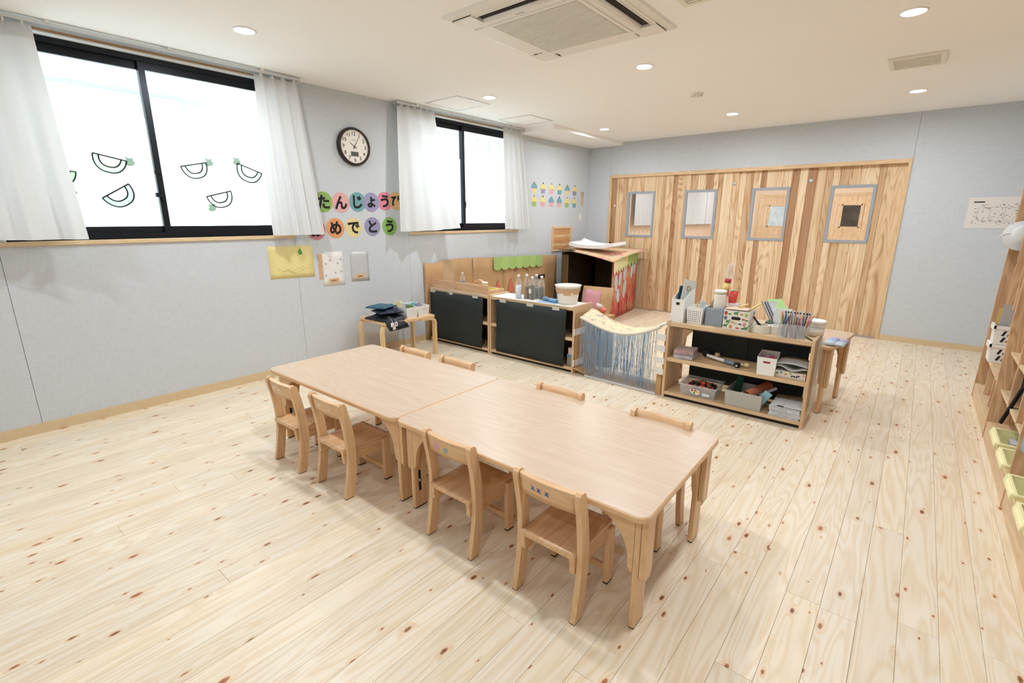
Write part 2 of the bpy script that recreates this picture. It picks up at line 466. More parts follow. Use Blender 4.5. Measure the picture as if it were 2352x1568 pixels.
def thin_paper():
    m, nt, b = new_mat('backlit_paper')
    out = nt.nodes['Material Output']
    oi = N(nt, 'ShaderNodeObjectInfo')
    v = coords(nt); n = N(nt, 'ShaderNodeTexNoise', i_Scale=60.0); L(nt, v, n.inputs['Vector'])
    c = mix(nt, 1.0, ramp(nt, [(0.3, (0.94, 0.94, 0.94)), (0.7, (1, 1, 1))], n.outputs[0]).outputs[0], oi.outputs['Color'], 'MULTIPLY')
    L(nt, c, b.inputs['Base Color']); b.inputs['Roughness'].default_value = 0.8
    tr = N(nt, 'ShaderNodeBsdfTranslucent'); L(nt, c, tr.inputs[0])
    mx = N(nt, 'ShaderNodeMixShader', i_0=0.85); L(nt, b.outputs[0], mx.inputs[1]); L(nt, tr.outputs[0], mx.inputs[2])
    L(nt, mx.outputs[0], out.inputs[0]); return m
M_thin = thin_paper()
def curtain_mat():
    m, nt, b = new_mat('white_curtain_cloth')
    out = nt.nodes['Material Output']
    v = coords(nt); n = N(nt, 'ShaderNodeTexNoise', i_Scale=220.0); L(nt, v, n.inputs['Vector'])
    L(nt, ramp(nt, [(0.3, srgb(222,223,222)), (0.7, srgb(230,231,230))], n.outputs[0]).outputs[0], b.inputs['Base Color'])
    b.inputs['Roughness'].default_value = 0.9; b.inputs['Specular IOR Level'].default_value = 0.1
    tr = N(nt, 'ShaderNodeBsdfTranslucent'); tr.inputs[0].default_value = (0.92, 0.93, 0.92, 1)
    mx = N(nt, 'ShaderNodeMixShader', i_0=0.16); L(nt, b.outputs[0], mx.inputs[1]); L(nt, tr.outputs[0], mx.inputs[2])
    L(nt, mx.outputs[0], out.inputs[0])
    return m
M_curtain = curtain_mat()
def emit(name, col, st):
    m, nt, b = new_mat(name); nt.nodes.remove(b)
    e = N(nt, 'ShaderNodeEmission'); e.inputs[0].default_value = (*col, 1); e.inputs[1].default_value = st
    L(nt, e.outputs[0], nt.nodes['Material Output'].inputs[0]); return m
M_lamp = emit('downlight_glow', LAMP_COL, LAMP)
# ================================================================== FLOOR
fl = MB().box(-0.15, XR+0.1, -0.4, D+0.16, -0.08, -0.013).box(-0.15, XR+0.1, Y0-0.1, -0.4, -0.08, 0.0)
floor = fl.build('floor', plain('floor_underlay', srgb(196,146,96), 0.8, 0.1, 20), loc=(0, 0, 0), kind='structure')
BW = 0.1123
rf = random.Random(21)
x0 = 4.2022 - BW*38
k = 0
while x0 < XR - 0.01:
    xa, xb = max(x0, 0.0), min(x0+BW, XR)
    if xb - xa > 0.02:
        y = -0.4; ln = 0.5 + rf.random()*1.9
        while y < D - 0.02:
            ye = min(y+ln, D)
            if D - ye < 0.25: ye = D
            mb = MB()
            hw, hl, g, c = (xb-xa)/2, (ye-y)/2, 0.0004, 0.0007
            mb.add([(-hw+g,-hl+g,-0.014),(hw-g,-hl+g,-0.014),(hw-g,hl-g,-0.014),(-hw+g,hl-g,-0.014),
                    (-hw+g,-hl+g,-c),(hw-g,-hl+g,-c),(hw-g,hl-g,-c),(-hw+g,hl-g,-c),
                    (-hw+g+c,-hl+g+c,0),(hw-g-c,-hl+g+c,0),(hw-g-c,hl-g-c,0),(-hw+g+c,hl-g-c,0)],
                   [(8,9,10,11),(4,5,9,8),(5,6,10,9),(6,7,11,10),(7,4,8,11),(0,1,5,4),(1,2,6,5),(2,3,7,6),(3,0,4,7)])
            t = rf.uniform(0.91, 1.0); w = rf.uniform(-0.03, 0.015)
            mb.build('plank', M_pine, floor, loc=((xa+xb)/2, (y+ye)/2, 0), color=(t, t*(0.985+w*0.6), t*(0.97+w*1.8)))
            y = ye; ln = 1.82
    x0 += BW

# ================================================================== CEILING
ceil = MB().box(-0.15, XR+0.15, Y0-0.15, D+0.15, H, H+0.12).build('ceiling', M_ceil, loc=(0, 0, 0), kind='structure')
MB().box(-0.005, 0.575, 5.245, D+0.01, 2.452, H).build('trim_1', M_ceil, kind='structure')

# ================================================================== WALLS
def hole_wall(mb, fixed0, fixed1, axis, a0, a1, z0, z1, holes):
    """boxes round rectangular holes; holes: (a, b, za, zb) sorted along the axis"""
    def bx(p, q, r, s_):
        if q - p < 1e-4 or s_ - r < 1e-4: return
        if axis == 'y': mb.box(fixed0, fixed1, p, q, r, s_)
        else: mb.box(p, q, fixed0, fixed1, r, s_)
    c = a0
    for (p, q, r, s_) in holes:
        bx(c, p, z0, z1); bx(p, q, z0, r); bx(p, q, s_, z1); c = q
    bx(c, a1, z0, z1)
M_wallback = plain('plasterboard', srgb(200,202,200), 0.9, 0.03, 20)
mb = MB(); hole_wall(mb, -0.15, -0.012, 'y', Y0-0.1, D+0.15, -0.08, H+0.02, [W1, W2])
wl = mb.build('wall_left', M_wallback, loc=(0, 0, 0), kind='structure')
SEAM = [Y0, 0.298, 2.134, 3.401, 5.272, D]
for i in range(5):
    a, b = SEAM[i]+0.0012, SEAM[i+1]-0.0012
    mb = MB()
    if i == 1: hole_wall(mb, -0.012, 0, 'y', a, b, 0, H, [W1])
    elif i == 3: hole_wall(mb, -0.012, 0, 'y', a, b, 0, H, [W2])
    else: mb.box(-0.012, 0, a, b, 0, H)
    mb.build('wall_panel', M_wall, wl)
DX0, DX1, DZ = 0.3835, 4.067, 2.030
mb = MB(); hole_wall(mb, D+0.012, D+0.16, 'x', -0.15, XR+0.15, -0.08, H+0.02, [(DX0, DX1, -0.08, DZ)])
wb = mb.build('wall_back', M_wallback, loc=(0, 0, 0), kind='structure')
for a, b, za in ((0, DX0, 0), (DX0, DX1, DZ), (DX1, XR, 0)):
    MB().box(a+0.0012 if a else -0.012, b-0.0012 if b < 5 else b, D, D+0.012, za, H).build('wall_panel', M_wall, wb)
MB().box(XR, XR+0.15, Y0-0.1, D+0.15, -0.08, H+0.02).build('wall_right', M_wall, loc=(0, 0, 0), kind='structure')
MB().box(-0.15, XR+0.15, Y0-0.15, Y0, -0.08, H+0.02).build('wall_front', M_wall, loc=(0, 0, 0), kind='structure')
MB().box(0, 0.009, Y0, D, 0, 0.068).build('baseboard_left', M_base, kind='structure')
MB().box(DX1+0.002, XR, D-0.009, D, 0, 0.062).box(0.009, DX0-0.002, D-0.009, D, 0, 0.062).build('baseboard_back', M_base, kind='structure')

# ================================================================== WINDOWS
M_reveal = plain('window_reveal_white', srgb(232,234,232), 0.7, 0.02, 20)
def window(n, W):
    y0, y1, z0, z1 = W
    r = thing('window_%d' % n, None, None, (0, (y0+y1)/2, z0), kind='structure')
    MB().box(-0.075, 0.014, y0-0.035, y1+0.03, z0-0.028, z0, bev=0.002).build('sill', M_trimwood, r, world=True)
    MB().box(-0.012, 0.006, y0-0.03, y1+0.03, z1, z1+0.026).build('head_trim', wood('shaded_head_trim_wood_%d' % n, srgb(186,150,112), srgb(170,132,94), 'y', rough=0.5), r, world=True)  # the head casing's shade is put into this darker wood colour
    MB().box(-0.075, -0.0, y0-0.001, y0+0.012, z0, z1).box(-0.075, 0, y1-0.012, y1+0.001, z0, z1).box(-0.075, 0, y0+0.012, y1-0.012, z1-0.008, z1).build('reveal', M_reveal, r, world=True)
    # outer frame
    a, b, c, d = y0+0.012, y1-0.012, z0, z1-0.008
    MB().box(-0.145, -0.07, a, b, c, c+0.038).box(-0.145, -0.07, a, b, d-0.034, d).box(-0.145, -0.07, a, a+0.03, c+0.038, d-0.034).box(-0.145, -0.07, b-0.03, b, c+0.038, d-0.034).build('window_frame', M_black, r, world=True)
    ym = (y0+y1)/2
    for k, (sa, sb, xa) in enumerate(((a+0.03, ym+0.022, -0.135), (ym-0.022, b-0.03, -0.105))):
        za, zb = c+0.038, d-0.034; xb = xa+0.026; w = 0.046; st = 0.04
        zr = zb-0.05
        s_ = MB().box(xa, xb, sa, sb, za, za+w).box(xa, xb, sa, sb, zr, zb).box(xa, xb, sa, sa+st, za+w, zr).box(xa, xb, sb-st, sb, za+w, zr).build('sash', M_black, r, world=True)
        xg = (xa+xb)/2; zf = 2.06
        MB().box(xg-0.002, xg+0.002, sa+st, sb-st, za+w, zr).build('pane', M_glass, s_, world=True)
        MB().grid(lambda u, v: (xg+0.0035, sa+st+0.002+(sb-sa-2*st-0.004)*u, za+w+0.002+(zf-za-w)*v), 2, 2, sm=False).build('privacy_film', M_film, s_, world=True)
    xs = -0.079
    MB().box(xs, xs+0.016, ym-0.012, ym+0.012, 1.50, 1.58).box(xs+0.01, xs+0.034, ym-0.05, ym-0.004, 1.525, 1.555).build('lock', M_black, r, world=True)
    MB().box(xs, xs+0.012, ym-0.03, ym+0.008, 1.688, 1.71).build('stopper', M_black, r, world=True)
    return r
win1 = window(1, W1); win2 = window(2, W2)

# ================================================================== SLIDING DOORS
fr = thing('trim_2', None, None, ((DX0+DX1)/2, D, 0), kind='structure')
MB().box(DX0, DX1, D-0.012, D+0.15, DZ-0.045, DZ, bev=0.002).build('head_jamb', M_trimwood_x, fr, world=True)
MB().box(DX0, DX0+0.036, D-0.012, D+0.15, 0, DZ-0.045, bev=0.002).build('side_jamb', M_trimwood_z, fr, world=True)
MB().box(DX1-0.034, DX1, D-0.012, D+0.15, 0, DZ-0.045, bev=0.002).build('side_jamb', M_trimwood_z, fr, world=True)
MB().box(DX0+0.036, DX1-0.034, D+0.01, D+0.14, 0.0, 0.002).build('floor_track', M_alu, fr, world=True)
Lt, Mt, Dt, Rt = (0.99, 0.96, 0.92), (0.76, 0.65, 0.55), (0.57, 0.43, 0.33), (0.54, 0.38, 0.29)
Lm = (0.90, 0.84, 0.76)
DOORS = [
 ((0.42, 1.402), 7.100, (0.69, 1.137), [(0.42,.505,Dt),(.505,.612,Lt),(.612,.69,Mt),(.69,1.137,Lm),(1.137,1.243,Lm),(1.243,1.296,Mt),(1.296,1.402,Lm)]),
 ((1.40, 2.290), 7.116, (1.575, 2.023), [(1.40,1.458,Dt),(1.458,1.575,Lm),(1.575,1.651,Lt),(1.651,1.746,Mt),(1.746,1.861,Lt),(1.861,1.955,Dt),(1.955,2.023,Lt),(2.023,2.084,Mt),(2.084,2.21,Lt),(2.21,2.290,Lm)]),
 ((2.287, 3.172), 7.132, (2.463, 2.906), [(2.287,2.366,Lt),(2.366,2.463,Mt),(2.463,2.552,Lt),(2.552,2.617,Dt),(2.617,2.811,Lt),(2.811,2.906,Lt),(2.906,2.989,Rt),(2.989,3.08,Lt),(3.08,3.172,Rt)]),
 ((3.169, 4.036), 7.148, (3.342, 3.788), [(3.169,3.275,Lm),(3.275,3.342,Mt),(3.342,3.417,Lt),(3.417,3.504,Mt),(3.504,3.616,Lm),(3.616,3.788,Lt),(3.788,3.852,Mt),(3.852,4.036,Lm)]),
]
WZ0, WZ1, DT = 1.106, 1.774, 1.985
for i, ((xa, xb), yf, (wa, wb_), bds) in enumerate(DOORS):
    r = thing('door_%d' % (i+1), None, None, ((xa+xb)/2, yf, 0.004), kind='structure')
    mb = MB(); hole_wall(mb, yf+0.012, yf+0.026, 'x', xa, xb, 0.006, DT, [(wa+0.03, wb_-0.03, WZ0+0.03, WZ1-0.03)])
    mb.build('door_core', M_cedar, r, world=True, color=(0.7, 0.55, 0.42))
    for (p, q, t) in bds:
        segs = [(0.006, WZ0+0.006), (WZ1-0.006, DT)] if (p >= wa-0.01 and q <= wb_+0.01) else [(0.006, DT)]
        for (za, zb) in segs:
            MB().box(p+0.001, q-0.001, yf, yf+0.0118, za, zb, bev=0.0012).build('board', M_cedar, r, world=True, color=t)
    f = MB()
    bw = 0.033
    f.box(wa, wb_, yf-0.008, yf+0.03, WZ0, WZ0+bw).box(wa, wb_, yf-0.008, yf+0.03, WZ1-bw, WZ1).box(wa, wa+bw, yf-0.008, yf+0.03, WZ0+bw, WZ1-bw).box(wb_-bw, wb_, yf-0.008, yf+0.03, WZ0+bw, WZ1-bw)
    wf = f.build('window_frame', M_greyplastic, r, world=True)
    MB().box(wa+bw, wb_-bw, yf+0.008, yf+0.013, WZ0+bw, WZ1-bw).build('pane', M_glass, wf, world=True)
    if i in (1, 2):
        kx = 2.234 if i == 1 else 3.119
        MB().lathe([(0.022, 0), (0.024, 0.004), (0.02, 0.007), (0.012, 0.0065)], 18, M=Matrix.Translation((kx, yf, 1.838)) @ Matrix.Rotation(PI/2, 4, 'X')).build('lock_ring', M_steel, r, world=True)
    if i == 0:
        MB().box(0.470, 0.492, yf-0.002, yf, 1.56, 1.59).build('name_sticker', M_white, r, world=True)
        MB().box(0.428, 0.44, yf-0.012, yf, 0.93, 1.02).build('pull_handle', M_black, r, world=True)

# ================================================================== ROOM BEYOND THE DOORS
YB = 13.5
M_peach = plain('peach_wall', srgb(238,212,184), 0.8, 0.02, 20)
M_orangewood = wood('honey_wood_wall', srgb(236,206,166), srgb(216,176,132), 'z', fine=30, rough=0.5)
MB().box(-0.15, 6.4, D+0.16, YB+0.1, -0.08, 0.0).build('floor_beyond', M_tabletop, loc=(0, 0, 0), kind='structure')
MB().box(-0.15, 6.4, D+0.16, YB+0.1, H, H+0.1).build('ceiling_beyond', M_ceil, loc=(0, 0, 0), kind='structure')
WB = [(8.75, 10.45, 1.235, 2.468), (11.3, 13.1, 1.235, 2.468)]
mb = MB(); hole_wall(mb, -0.15, 0, 'y', D+0.16, YB+0.1, 0, H, [])
mb.build('wall_left_beyond', M_peach, loc=(0, 0, 0), kind='structure')
MB().box(6.3, 6.4, D+0.16, YB+0.1, 0, H).build('wall_right_beyond', M_peach, loc=(0, 0, 0), kind='structure')
mb = MB(); hole_wall(mb, YB, YB+0.1, 'x', -0.15, 6.4, 0, H, [])
mb.build('wall_far', M_peach, loc=(0, 0, 0), kind='structure')
for i, (xa, xb, ga, gb, dk) in enumerate(((1.05, 1.95, 1.30, 1.72, False), (2.35, 3.55, 2.80, 3.13, True))):
    r = thing('door_%d' % (5+i), None, None, ((xa+xb)/2, YB, 0), kind='structure')
    MB().box(xa-0.04, xb+0.04, YB-0.03, YB, 1.89, 1.95).box(xa-0.04, xa, YB-0.03, YB, 0, 1.89).box(xb, xb+0.04, YB-0.03, YB, 0, 1.89).build('door_frame', M_trimwood_z, r, world=True)
    nb = 7
    for k in range(nb):
        p = xa+(xb-xa)*k/nb; q = xa+(xb-xa)*(k+1)/nb; cm = (p+q)/2
        for za, zb in (((0.01, 1.19), (1.70, 1.89)) if ga-0.06 < cm < gb+0.06 else ((0.01, 1.89),)):
            MB().box(p+0.001, q-0.001, YB-0.02, YB-0.002, za, zb).build('board', M_orangewood, r, world=True)
    g = MB().box(ga-0.03, gb+0.03, YB-0.024, YB-0.004, 1.19, 1.215).box(ga-0.03, gb+0.03, YB-0.024, YB-0.004, 1.68, 1.705).box(ga-0.06, ga, YB-0.024, YB-0.004, 1.19, 1.705).box(gb, gb+0.06, YB-0.024, YB-0.004, 1.19, 1.705).build('window_frame', M_trimwood_z, r, world=True)
    MB().box(ga, gb, YB-0.014, YB-0.006, 1.215, 1.68).build('pane', plain('dim_glass', srgb(70,62,52), 0.15, 0.5, 5) if dk else plain('bright_glass', srgb(206,222,228), 0.15, 0.15, 8), g, world=True)

# ================================================================== OUTDOORS
MB().box(-14, -0.16, -8, 22, -0.4, -0.3).build('ground', plain('pale_gravel', srgb(190,190,186), 0.9, 0.1, 20), loc=(0, 0, 0), kind='structure')
nh = thing('neighbour_house', 'pale house with gable roof seen faintly through the window glass', 'house', (-4.0, 1.5, -0.3))
M_stucco = plain('pale_stucco', srgb(225,226,224), 0.9, 0.06, 6)
M_roof = plain('pale_roof_tile', srgb(186,190,196), 0.8, 0.08, 8)
MB().box(-2.6, 0, -4.5, 1.2, 0, 3.3).build('wall', M_stucco, nh)
MB().prism([(-2.9, 3.25), (0.3, 3.25), (-1.3, 4.4)], 'y', -4.8, 1.5).build('roof', M_roof, nh)
for y in (-2.6, -0.4):
    w = MB().box(0, 0.04, y, y+1.0, 1.7, 2.7).build('window', M_greyplastic, nh)
    MB().box(0.04, 0.045, y+0.06, y+0.94, 1.76, 2.64).build('pane', M_roof, w)
nh2 = thing('apartment_block', 'pale apartment block with balcony rails seen through the smaller window', 'building', (-5.5, 10.5, -0.3))
MB().box(-3, 0, -5, 6, 0, 7).build('wall', M_stucco, nh2)
for z in (2.7, 5.2):
    b = MB().box(0, 0.8, -4.5, 5.5, z-0.12, z).build('balcony', M_roof, nh2)
    mb = MB().box(0.72, 0.78, -4.5, 5.5, z+0.9, z+0.96)
    for k in range(24): mb.box(0.735, 0.765, -4.45+k*0.43, -4.40+k*0.43, z, z+0.9)
    mb.build('railing', M_greyplastic, b)

# ================================================================== CURTAINS AND RAILS
def rail(W, ya, yb, label):
    r = thing('curtain_rail', label, 'curtain rail', (0.1, (ya+yb)/2, 2.466), group='double curtain rails')
    for x in (0.055, 0.115):
        mb = MB().box(x-0.010, x-0.006, ya, yb, 2.470, 2.486).box(x+0.006, x+0.010, ya, yb, 2.470, 2.486).box(x-0.010, x+0.010, ya, yb, 2.486, 2.489)
        mb.build('track', M_alu, r, world=True)
        MB().box(x-0.012, x+0.012, yb-0.004, yb+0.018, 2.468, 2.492).build('end_cap', M_white, r, world=True)
    n = max(3, int((yb-ya)/0.5))
    for k in range(n):
        y = ya+(yb-ya)*(k+0.5)/n
        MB().box(0.03, 0.135, y-0.012, y+0.012, 2.489, 2.5).box(0.04, 0.13, y-0.016, y+0.016, 2.484, 2.49).build('bracket', M_white, r, world=True)
    return r
rail1 = rail(W1, -0.2, 2.262, 'silver double curtain rail above the wide window with paper melons')
rail2 = rail(W2, 3.235, 5.265, 'silver double curtain rail above the narrower-looking window near the doors')
def curtain(label, tops, bots, zb, folds, amp, seed, lift=None, xoff=0.085, flare=0.03, nu=90, nv=24):
    """tops/bots: y range at top and bottom; lift(u, v) -> (dx, dz) extra drape"""
    rd = random.Random(seed); ph = rd.random()*6; ph2 = rd.random()*6
    zt = 2.462
    def fn(u, v):          # v 0 at top
        ya = tops[0] + (bots[0]-tops[0])*v; yb = tops[1] + (bots[1]-tops[1])*v
        uu = u + 0.02*math.sin(u*9+ph2)*v
        y = ya + (yb-ya)*uu
        a = amp*(0.55+0.6*v)
        x = xoff + flare*v + a*math.sin(uu*folds*2*PI+ph) + 0.4*a*math.sin(uu*folds*4.7*PI+ph2)*v
        z = zt + (zb-zt)*v
        if lift:
            dx, dy, dz = lift(u, v); x += dx; y += dy; z += dz
        return (x, y, z)
    r = thing('curtain', label, 'curtain', (xoff, (tops[0]+tops[1])/2, zb), group='white window curtains')
    MB().grid(lambda u, v: fn(u, v*0.955), nu, nv).build('drape', M_curtain, r, world=True)
    MB().grid(lambda u, v: tuple(a+b for a, b in zip(fn(u, 0.953+v*0.047), (0.0025, 0, 0))), nu, 2).build('hem', M_curtain, r, world=True)
    MB().grid(lambda u, v: tuple(a+b for a, b in zip(fn(u, 0.001+v*0.06), (0.0025, 0, 0))), nu, 2).build('header_tape', M_curtain, r, world=True)
    nk = max(4, int((tops[1]-tops[0])/0.075))
    for k in range(nk):
        y = tops[0] + (tops[1]-tops[0])*(k+0.5)/nk
        MB().box(xoff-0.004, xoff+0.036, y-0.004, y+0.004, 2.45, 2.474).build('hook', M_white, r, world=True)
    return r
curtain('white curtain gathered at the left end of the wide window', (0.02, 0.655), (-0.02, 0.69), 1.245, 3.2, 0.026, 3, flare=0.05,
        lift=lambda u, v: (0.06*v*math.sin(PI*u)**2, 0.02*v*v*u, 0.012*v*(1-u)))
curtain('white curtain at the right end of the wide window beside the clock', (1.905, 2.252), (1.905, 2.355), 1.237, 4.0, 0.02, 5, flare=0.035)
curtain('white curtain with a wind-lifted lower corner left of the smaller window', (3.26, 3.745), (3.175, 3.93), 1.245, 3.0, 0.024, 9, flare=0.05,
        lift=lambda u, v: (0.11*(v**2)*(u**2), 0.0, 0.03*(v**3)*(u**3)))
curtain('white curtain on the right of the smaller window beside cupcake cutouts', (4.865, 5.236), (4.865, 5.375), 1.243, 4.0, 0.02, 12, flare=0.04)
# curtains of the room beyond
def far_curtain(label, ya, yb):
    r = thing('curtain', label, 'curtain', (0.1, (ya+yb)/2, 1.25), group='white curtains in the room beyond')
    MB().grid(lambda u, v: (0.09+0.03*math.sin(u*(yb-ya)*38), ya+(yb-ya)*u, 2.46-1.21*v), 60, 4).build('drape', M_tint, r, world=True, color=srgb(236,238,238))
far_curtain('white curtain seen through the leftmost door pane', 8.62, 10.5)
far_curtain('white curtain seen through the second door pane', 11.05, 12.5)
far_curtain('white curtain at the right edge of the second door pane', 12.52, 13.15)
# ================================================================== CEILING FITTINGS
def downlight(x, y, label, h=H):
    r = thing('downlight', label, 'downlight', (x, y, h-0.006), group='round ceiling downlights')
    MB().lathe([(0.054, 0.0045), (0.056, 0.0), (0.066, 0.001), (0.068, 0.006)], 28, cap0=False, cap1=False).build('trim_ring', M_white, r)
    MB().lathe([(0.0005, 0.003), (0.055, 0.003)], 20, sm=False, cap0=False, cap1=False).xf(Matrix.Scale(1, 4)).build('lamp_disc', M_lamp, r)
    return r
DL = {
 (0.862, 1.526): 'downlight nearest the wide window with paper melons',
 (0.886, 3.738): 'downlight beside the square ceiling hatch by the smaller window',
 (0.898, 5.93): 'farthest left downlight beside the dropped ceiling box',
 (2.452, 3.756): 'downlight just beyond the ceiling air conditioner',
 (2.457, 5.968): 'downlight above the middle of the wooden sliding doors',
 (4.039, 3.756): 'large downlight at the upper right in front of the small vent',
 (4.038, 5.967): 'downlight between the small square vent and the right wall corner'}
for (x, y), lb in DL.items(): downlight(x, y, lb)
for x, w_ in ((0.87, 'left'), (4.039, 'right')): downlight(x, -0.69, '%s downlight of the row overhead behind the viewpoint' % w_)  # right-hand one is added fill for chair backs and table shadows
downlight(2.452, 1.526, 'downlight overhead directly above the joined tables')
downlight(4.039, 1.526, 'downlight overhead above the open floor near the viewpoint')
for x, w_ in ((1.0, 'left'), (2.6, 'middle'), (4.2, 'right')):  # unseen lamps, added to brighten the room beyond
    for y, v_ in ((8.4, 'nearest'), (10.4, 'second'), (12.4, 'farthest')): downlight(x, y, 'unseen %s downlight added in the %s row to light the room beyond the doors' % (w_, v_))

# air conditioner cassette
AX, AY = 2.45, 2.645
ac = thing('ceiling_air_conditioner', 'white square cassette air conditioner set in the ceiling', 'air conditioner', (AX, AY, 2.455))
M_ac = plain('air_conditioner_white', srgb(238,234,226), 0.45, 0.01, 20)
mb = MB()
def ring(mb, o, i, z0, z1):
    mb.box(-o, o, -o, -i, z0, z1).box(-o, o, i, o, z0, z1).box(-o, -i, -i, i, z0, z1).box(i, o, -i, i, z0, z1)
mb.add([(s*0.497*a, s2*0.497*a, z) for a, z in ((1, 0.045), (0.985, 0.03), (0.90, 0.022)) for s, s2 in ((-1,-1),(1,-1),(1,1),(-1,1))],
       [(k, k+4, (k+1)%4+4, (k+1)%4) for k in range(4)] + [(k+4, k+8, (k+1)%4+8, (k+1)%4+4) for k in range(4)])
ring(mb, 0.45, 0.43, 0.018, 0.024)
mb.build('outer_panel', M_ac, ac)
for k in range(4):
    MB().box(-0.45, -0.30, -0.45, -0.30, 0.012, 0.03).xf(Matrix.Rotation(k*PI/2, 4, 'Z')).build('corner_cap', M_ac, ac)
MB().box(-0.345, 0.345, -0.345, 0.345, 0.008, 0.04, bev=0.004).build('inner_panel', M_ac, ac)
g = MB().box(-0.285, 0.285, -0.285, 0.285, 0.003, 0.0085).build('intake_grille', plain('grille_grey', srgb(205,200,190), 0.6, 0.03, 40), ac)
mb = MB()
for k in range(34):
    y = -0.27 + k*0.0164
    mb.box(-0.275, 0.275, y, y+0.006, 0.0, 0.0032)
mb.build('grille_louvre', M_ac, g, kind='stuff')
ring(MB(), 1, 1, 0, 0)
fm = MB(); ring(fm, 0.305, 0.286, 0.002, 0.009); fm.build('grille_frame', M_ac, ac)
for k in range(4):
    M = Matrix.Rotation(k*PI/2, 4, 'Z')
    if k < 2:      # vanes open
        MB().box(-0.285, 0.285, -0.425, -0.360, 0.0205, 0.0215).xf(M).build('air_outlet', M_dark, ac)
        MB().box(-0.29, 0.29, -0.432, -0.425, 0.012, 0.03).box(-0.29, 0.29, -0.360, -0.347, 0.010, 0.03).xf(M).build('outlet_lip', M_ac, ac)
        MB().sheet(lambda u, v: (-0.28+0.56*u, -0.372+0.012*v, 0.020-0.016*v), 2, 3, 0.003).xf(M).build('flap', M_ac, ac)
    else:          # vanes shut
        MB().box(-0.285, 0.285, -0.43, -0.347, 0.013, 0.03, bev=0.004).xf(M).build('flap', M_ac, ac)
        for x in (-0.296, 0.296): MB().box(x-0.004, x+0.004, -0.42, -0.40, 0.0145, 0.02).xf(M).build('hinge_notch', M_dark, ac)
MB().box(-0.08, -0.02, -0.33, -0.322, 0.0072, 0.0084).build('badge', M_greyplastic, ac)

def ceil_vent(xa, xb, ya, yb, label):
    r = thing('ceiling_vent', label, 'ceiling vent', ((xa+xb)/2, (ya+yb)/2, 2.486), group='square ceiling vents')
    w, h = (xb-xa)/2, (yb-ya)/2
    mb = MB(); 
    for a, b, c, d in ((-w, w, -h, -h+0.03), (-w, w, h-0.03, h), (-w, -w+0.03, -h+0.03, h-0.03), (w-0.03, w, -h+0.03, h-0.03)):
        mb.box(a, b, c, d, 0.0, 0.014)
    mb.build('vent_frame', M_offwhite, r)
    MB().box(-w+0.03, w-0.03, -h+0.03, h-0.03, 0.008, 0.014).build('vent_back', plain('vent_shadow_grey', srgb(212,210,204), 0.8, 0.05, 30) if 'vent_shadow_grey' not in MATS else MATS['vent_shadow_grey'], r)
    for k in range(9):
        y = -h+0.045 + k*(2*h-0.09)/8
        MB().box(-w+0.03, w-0.03, y-0.006, y+0.006, 0.002, 0.007).build('vent_slat', M_offwhite, r)
ceil_vent(3.88, 4.207, 4.69, 5.025, 'white square slatted ceiling vent between the two right downlights')
ceil_vent(3.09, 3.42, 2.54, 2.872, 'square ceiling vent cut off at the top edge beside the air conditioner')
mb = MB()
sd = thing('smoke_detector', 'flat round white smoke detector on the ceiling near the doors', 'smoke detector', (2.467, 4.841, 2.478))
MB().lathe([(0.03, 0.0), (0.05, 0.004), (0.058, 0.014), (0.06, 0.022)], 24).build('detector_body', M_offwhite, sd)
for k in range(8):
    a = k*PI/4
    MB().box(0.036, 0.05, -0.004, 0.004, 0.0, 0.006).xf(Matrix.Rotation(a, 4, 'Z')).build('detector_slot', M_greyplastic, sd)
def hatch(xa, xb, ya, yb, label):
    r = thing('ceiling_hatch', label, 'ceiling hatch', ((xa+xb)/2, (ya+yb)/2, 2.494), group='square ceiling access hatches')
    w, h = (xb-xa)/2, (yb-ya)/2
    mb = MB()
    for a, b, c, d in ((-w, w, -h, -h+0.012), (-w, w, h-0.012, h), (-w, -w+0.012, -h+0.012, h-0.012), (w-0.012, w, -h+0.012, h-0.012)):
        mb.box(a, b, c, d, 0.0, 0.006)
    mb.build('hatch_frame', M_alu, r)
    MB().box(-w+0.015, w-0.015, -h+0.015, h-0.015, 0.002, 0.006).build('hatch_panel', M_ceil, r)
    MB().lathe([(0.012, 0.0005), (0.013, 0.003)], 14, (0, h-0.03, 0)).build('hatch_lock', M_steel, r)
hatch(0.24, 0.69, 3.50, 3.96, 'square ceiling hatch above the left curtain of the smaller window')
hatch(0.235, 0.70, 4.61, 5.06, 'square ceiling hatch next to the dropped ceiling box')

# ================================================================== THINGS ON THE LEFT WALL
MW = Matrix(((0,0,1,0),(1,0,0,0),(0,1,0,0),(0,0,0,1)))      # local x -> y, local y -> z, local z -> x
ck = thing('wall_clock', 'round dark-rimmed wall clock with a small digital display', 'clock', (0.0, 2.790, 1.860))
CM = Matrix.Translation((0.0, 0.0, 0.170)) @ MW
MB().lathe([(0.17, 0.0), (0.172, 0.02), (0.165, 0.040), (0.150, 0.044), (0.146, 0.03)], 48, cap1=False, M=CM).build('clock_rim', plain('dark_brown_rim', srgb(46,34,28), 0.35, 0.06, 20), ck)
MB().lathe([(0.147, 0.0), (0.147, 0.029)], 48, M=CM).build('clock_face', plain('clock_face_cream', srgb(240,232,220), 0.5, 0.01, 30), ck)
for n in range(1, 13):
    a = PI/2 - n*PI/6
    vs, fs = text_polys(str(n), 0.045, 0.0006, CM @ Matrix.Translation((0.115*math.cos(a), 0.115*math.sin(a), 0.0296)))
    MB().add(vs, fs).build('numeral', M_ink, ck)
def hand(ang, ln, w, z, nm):
    a = math.radians(90-ang)
    MB().prism([(-0.025, -w), (ln, -w*0.4), (ln, w*0.4), (-0.025, w)], 'z', z, z+0.001).xf(CM @ Matrix.Rotation(a, 4, 'Z')).build(nm, M_ink, ck)
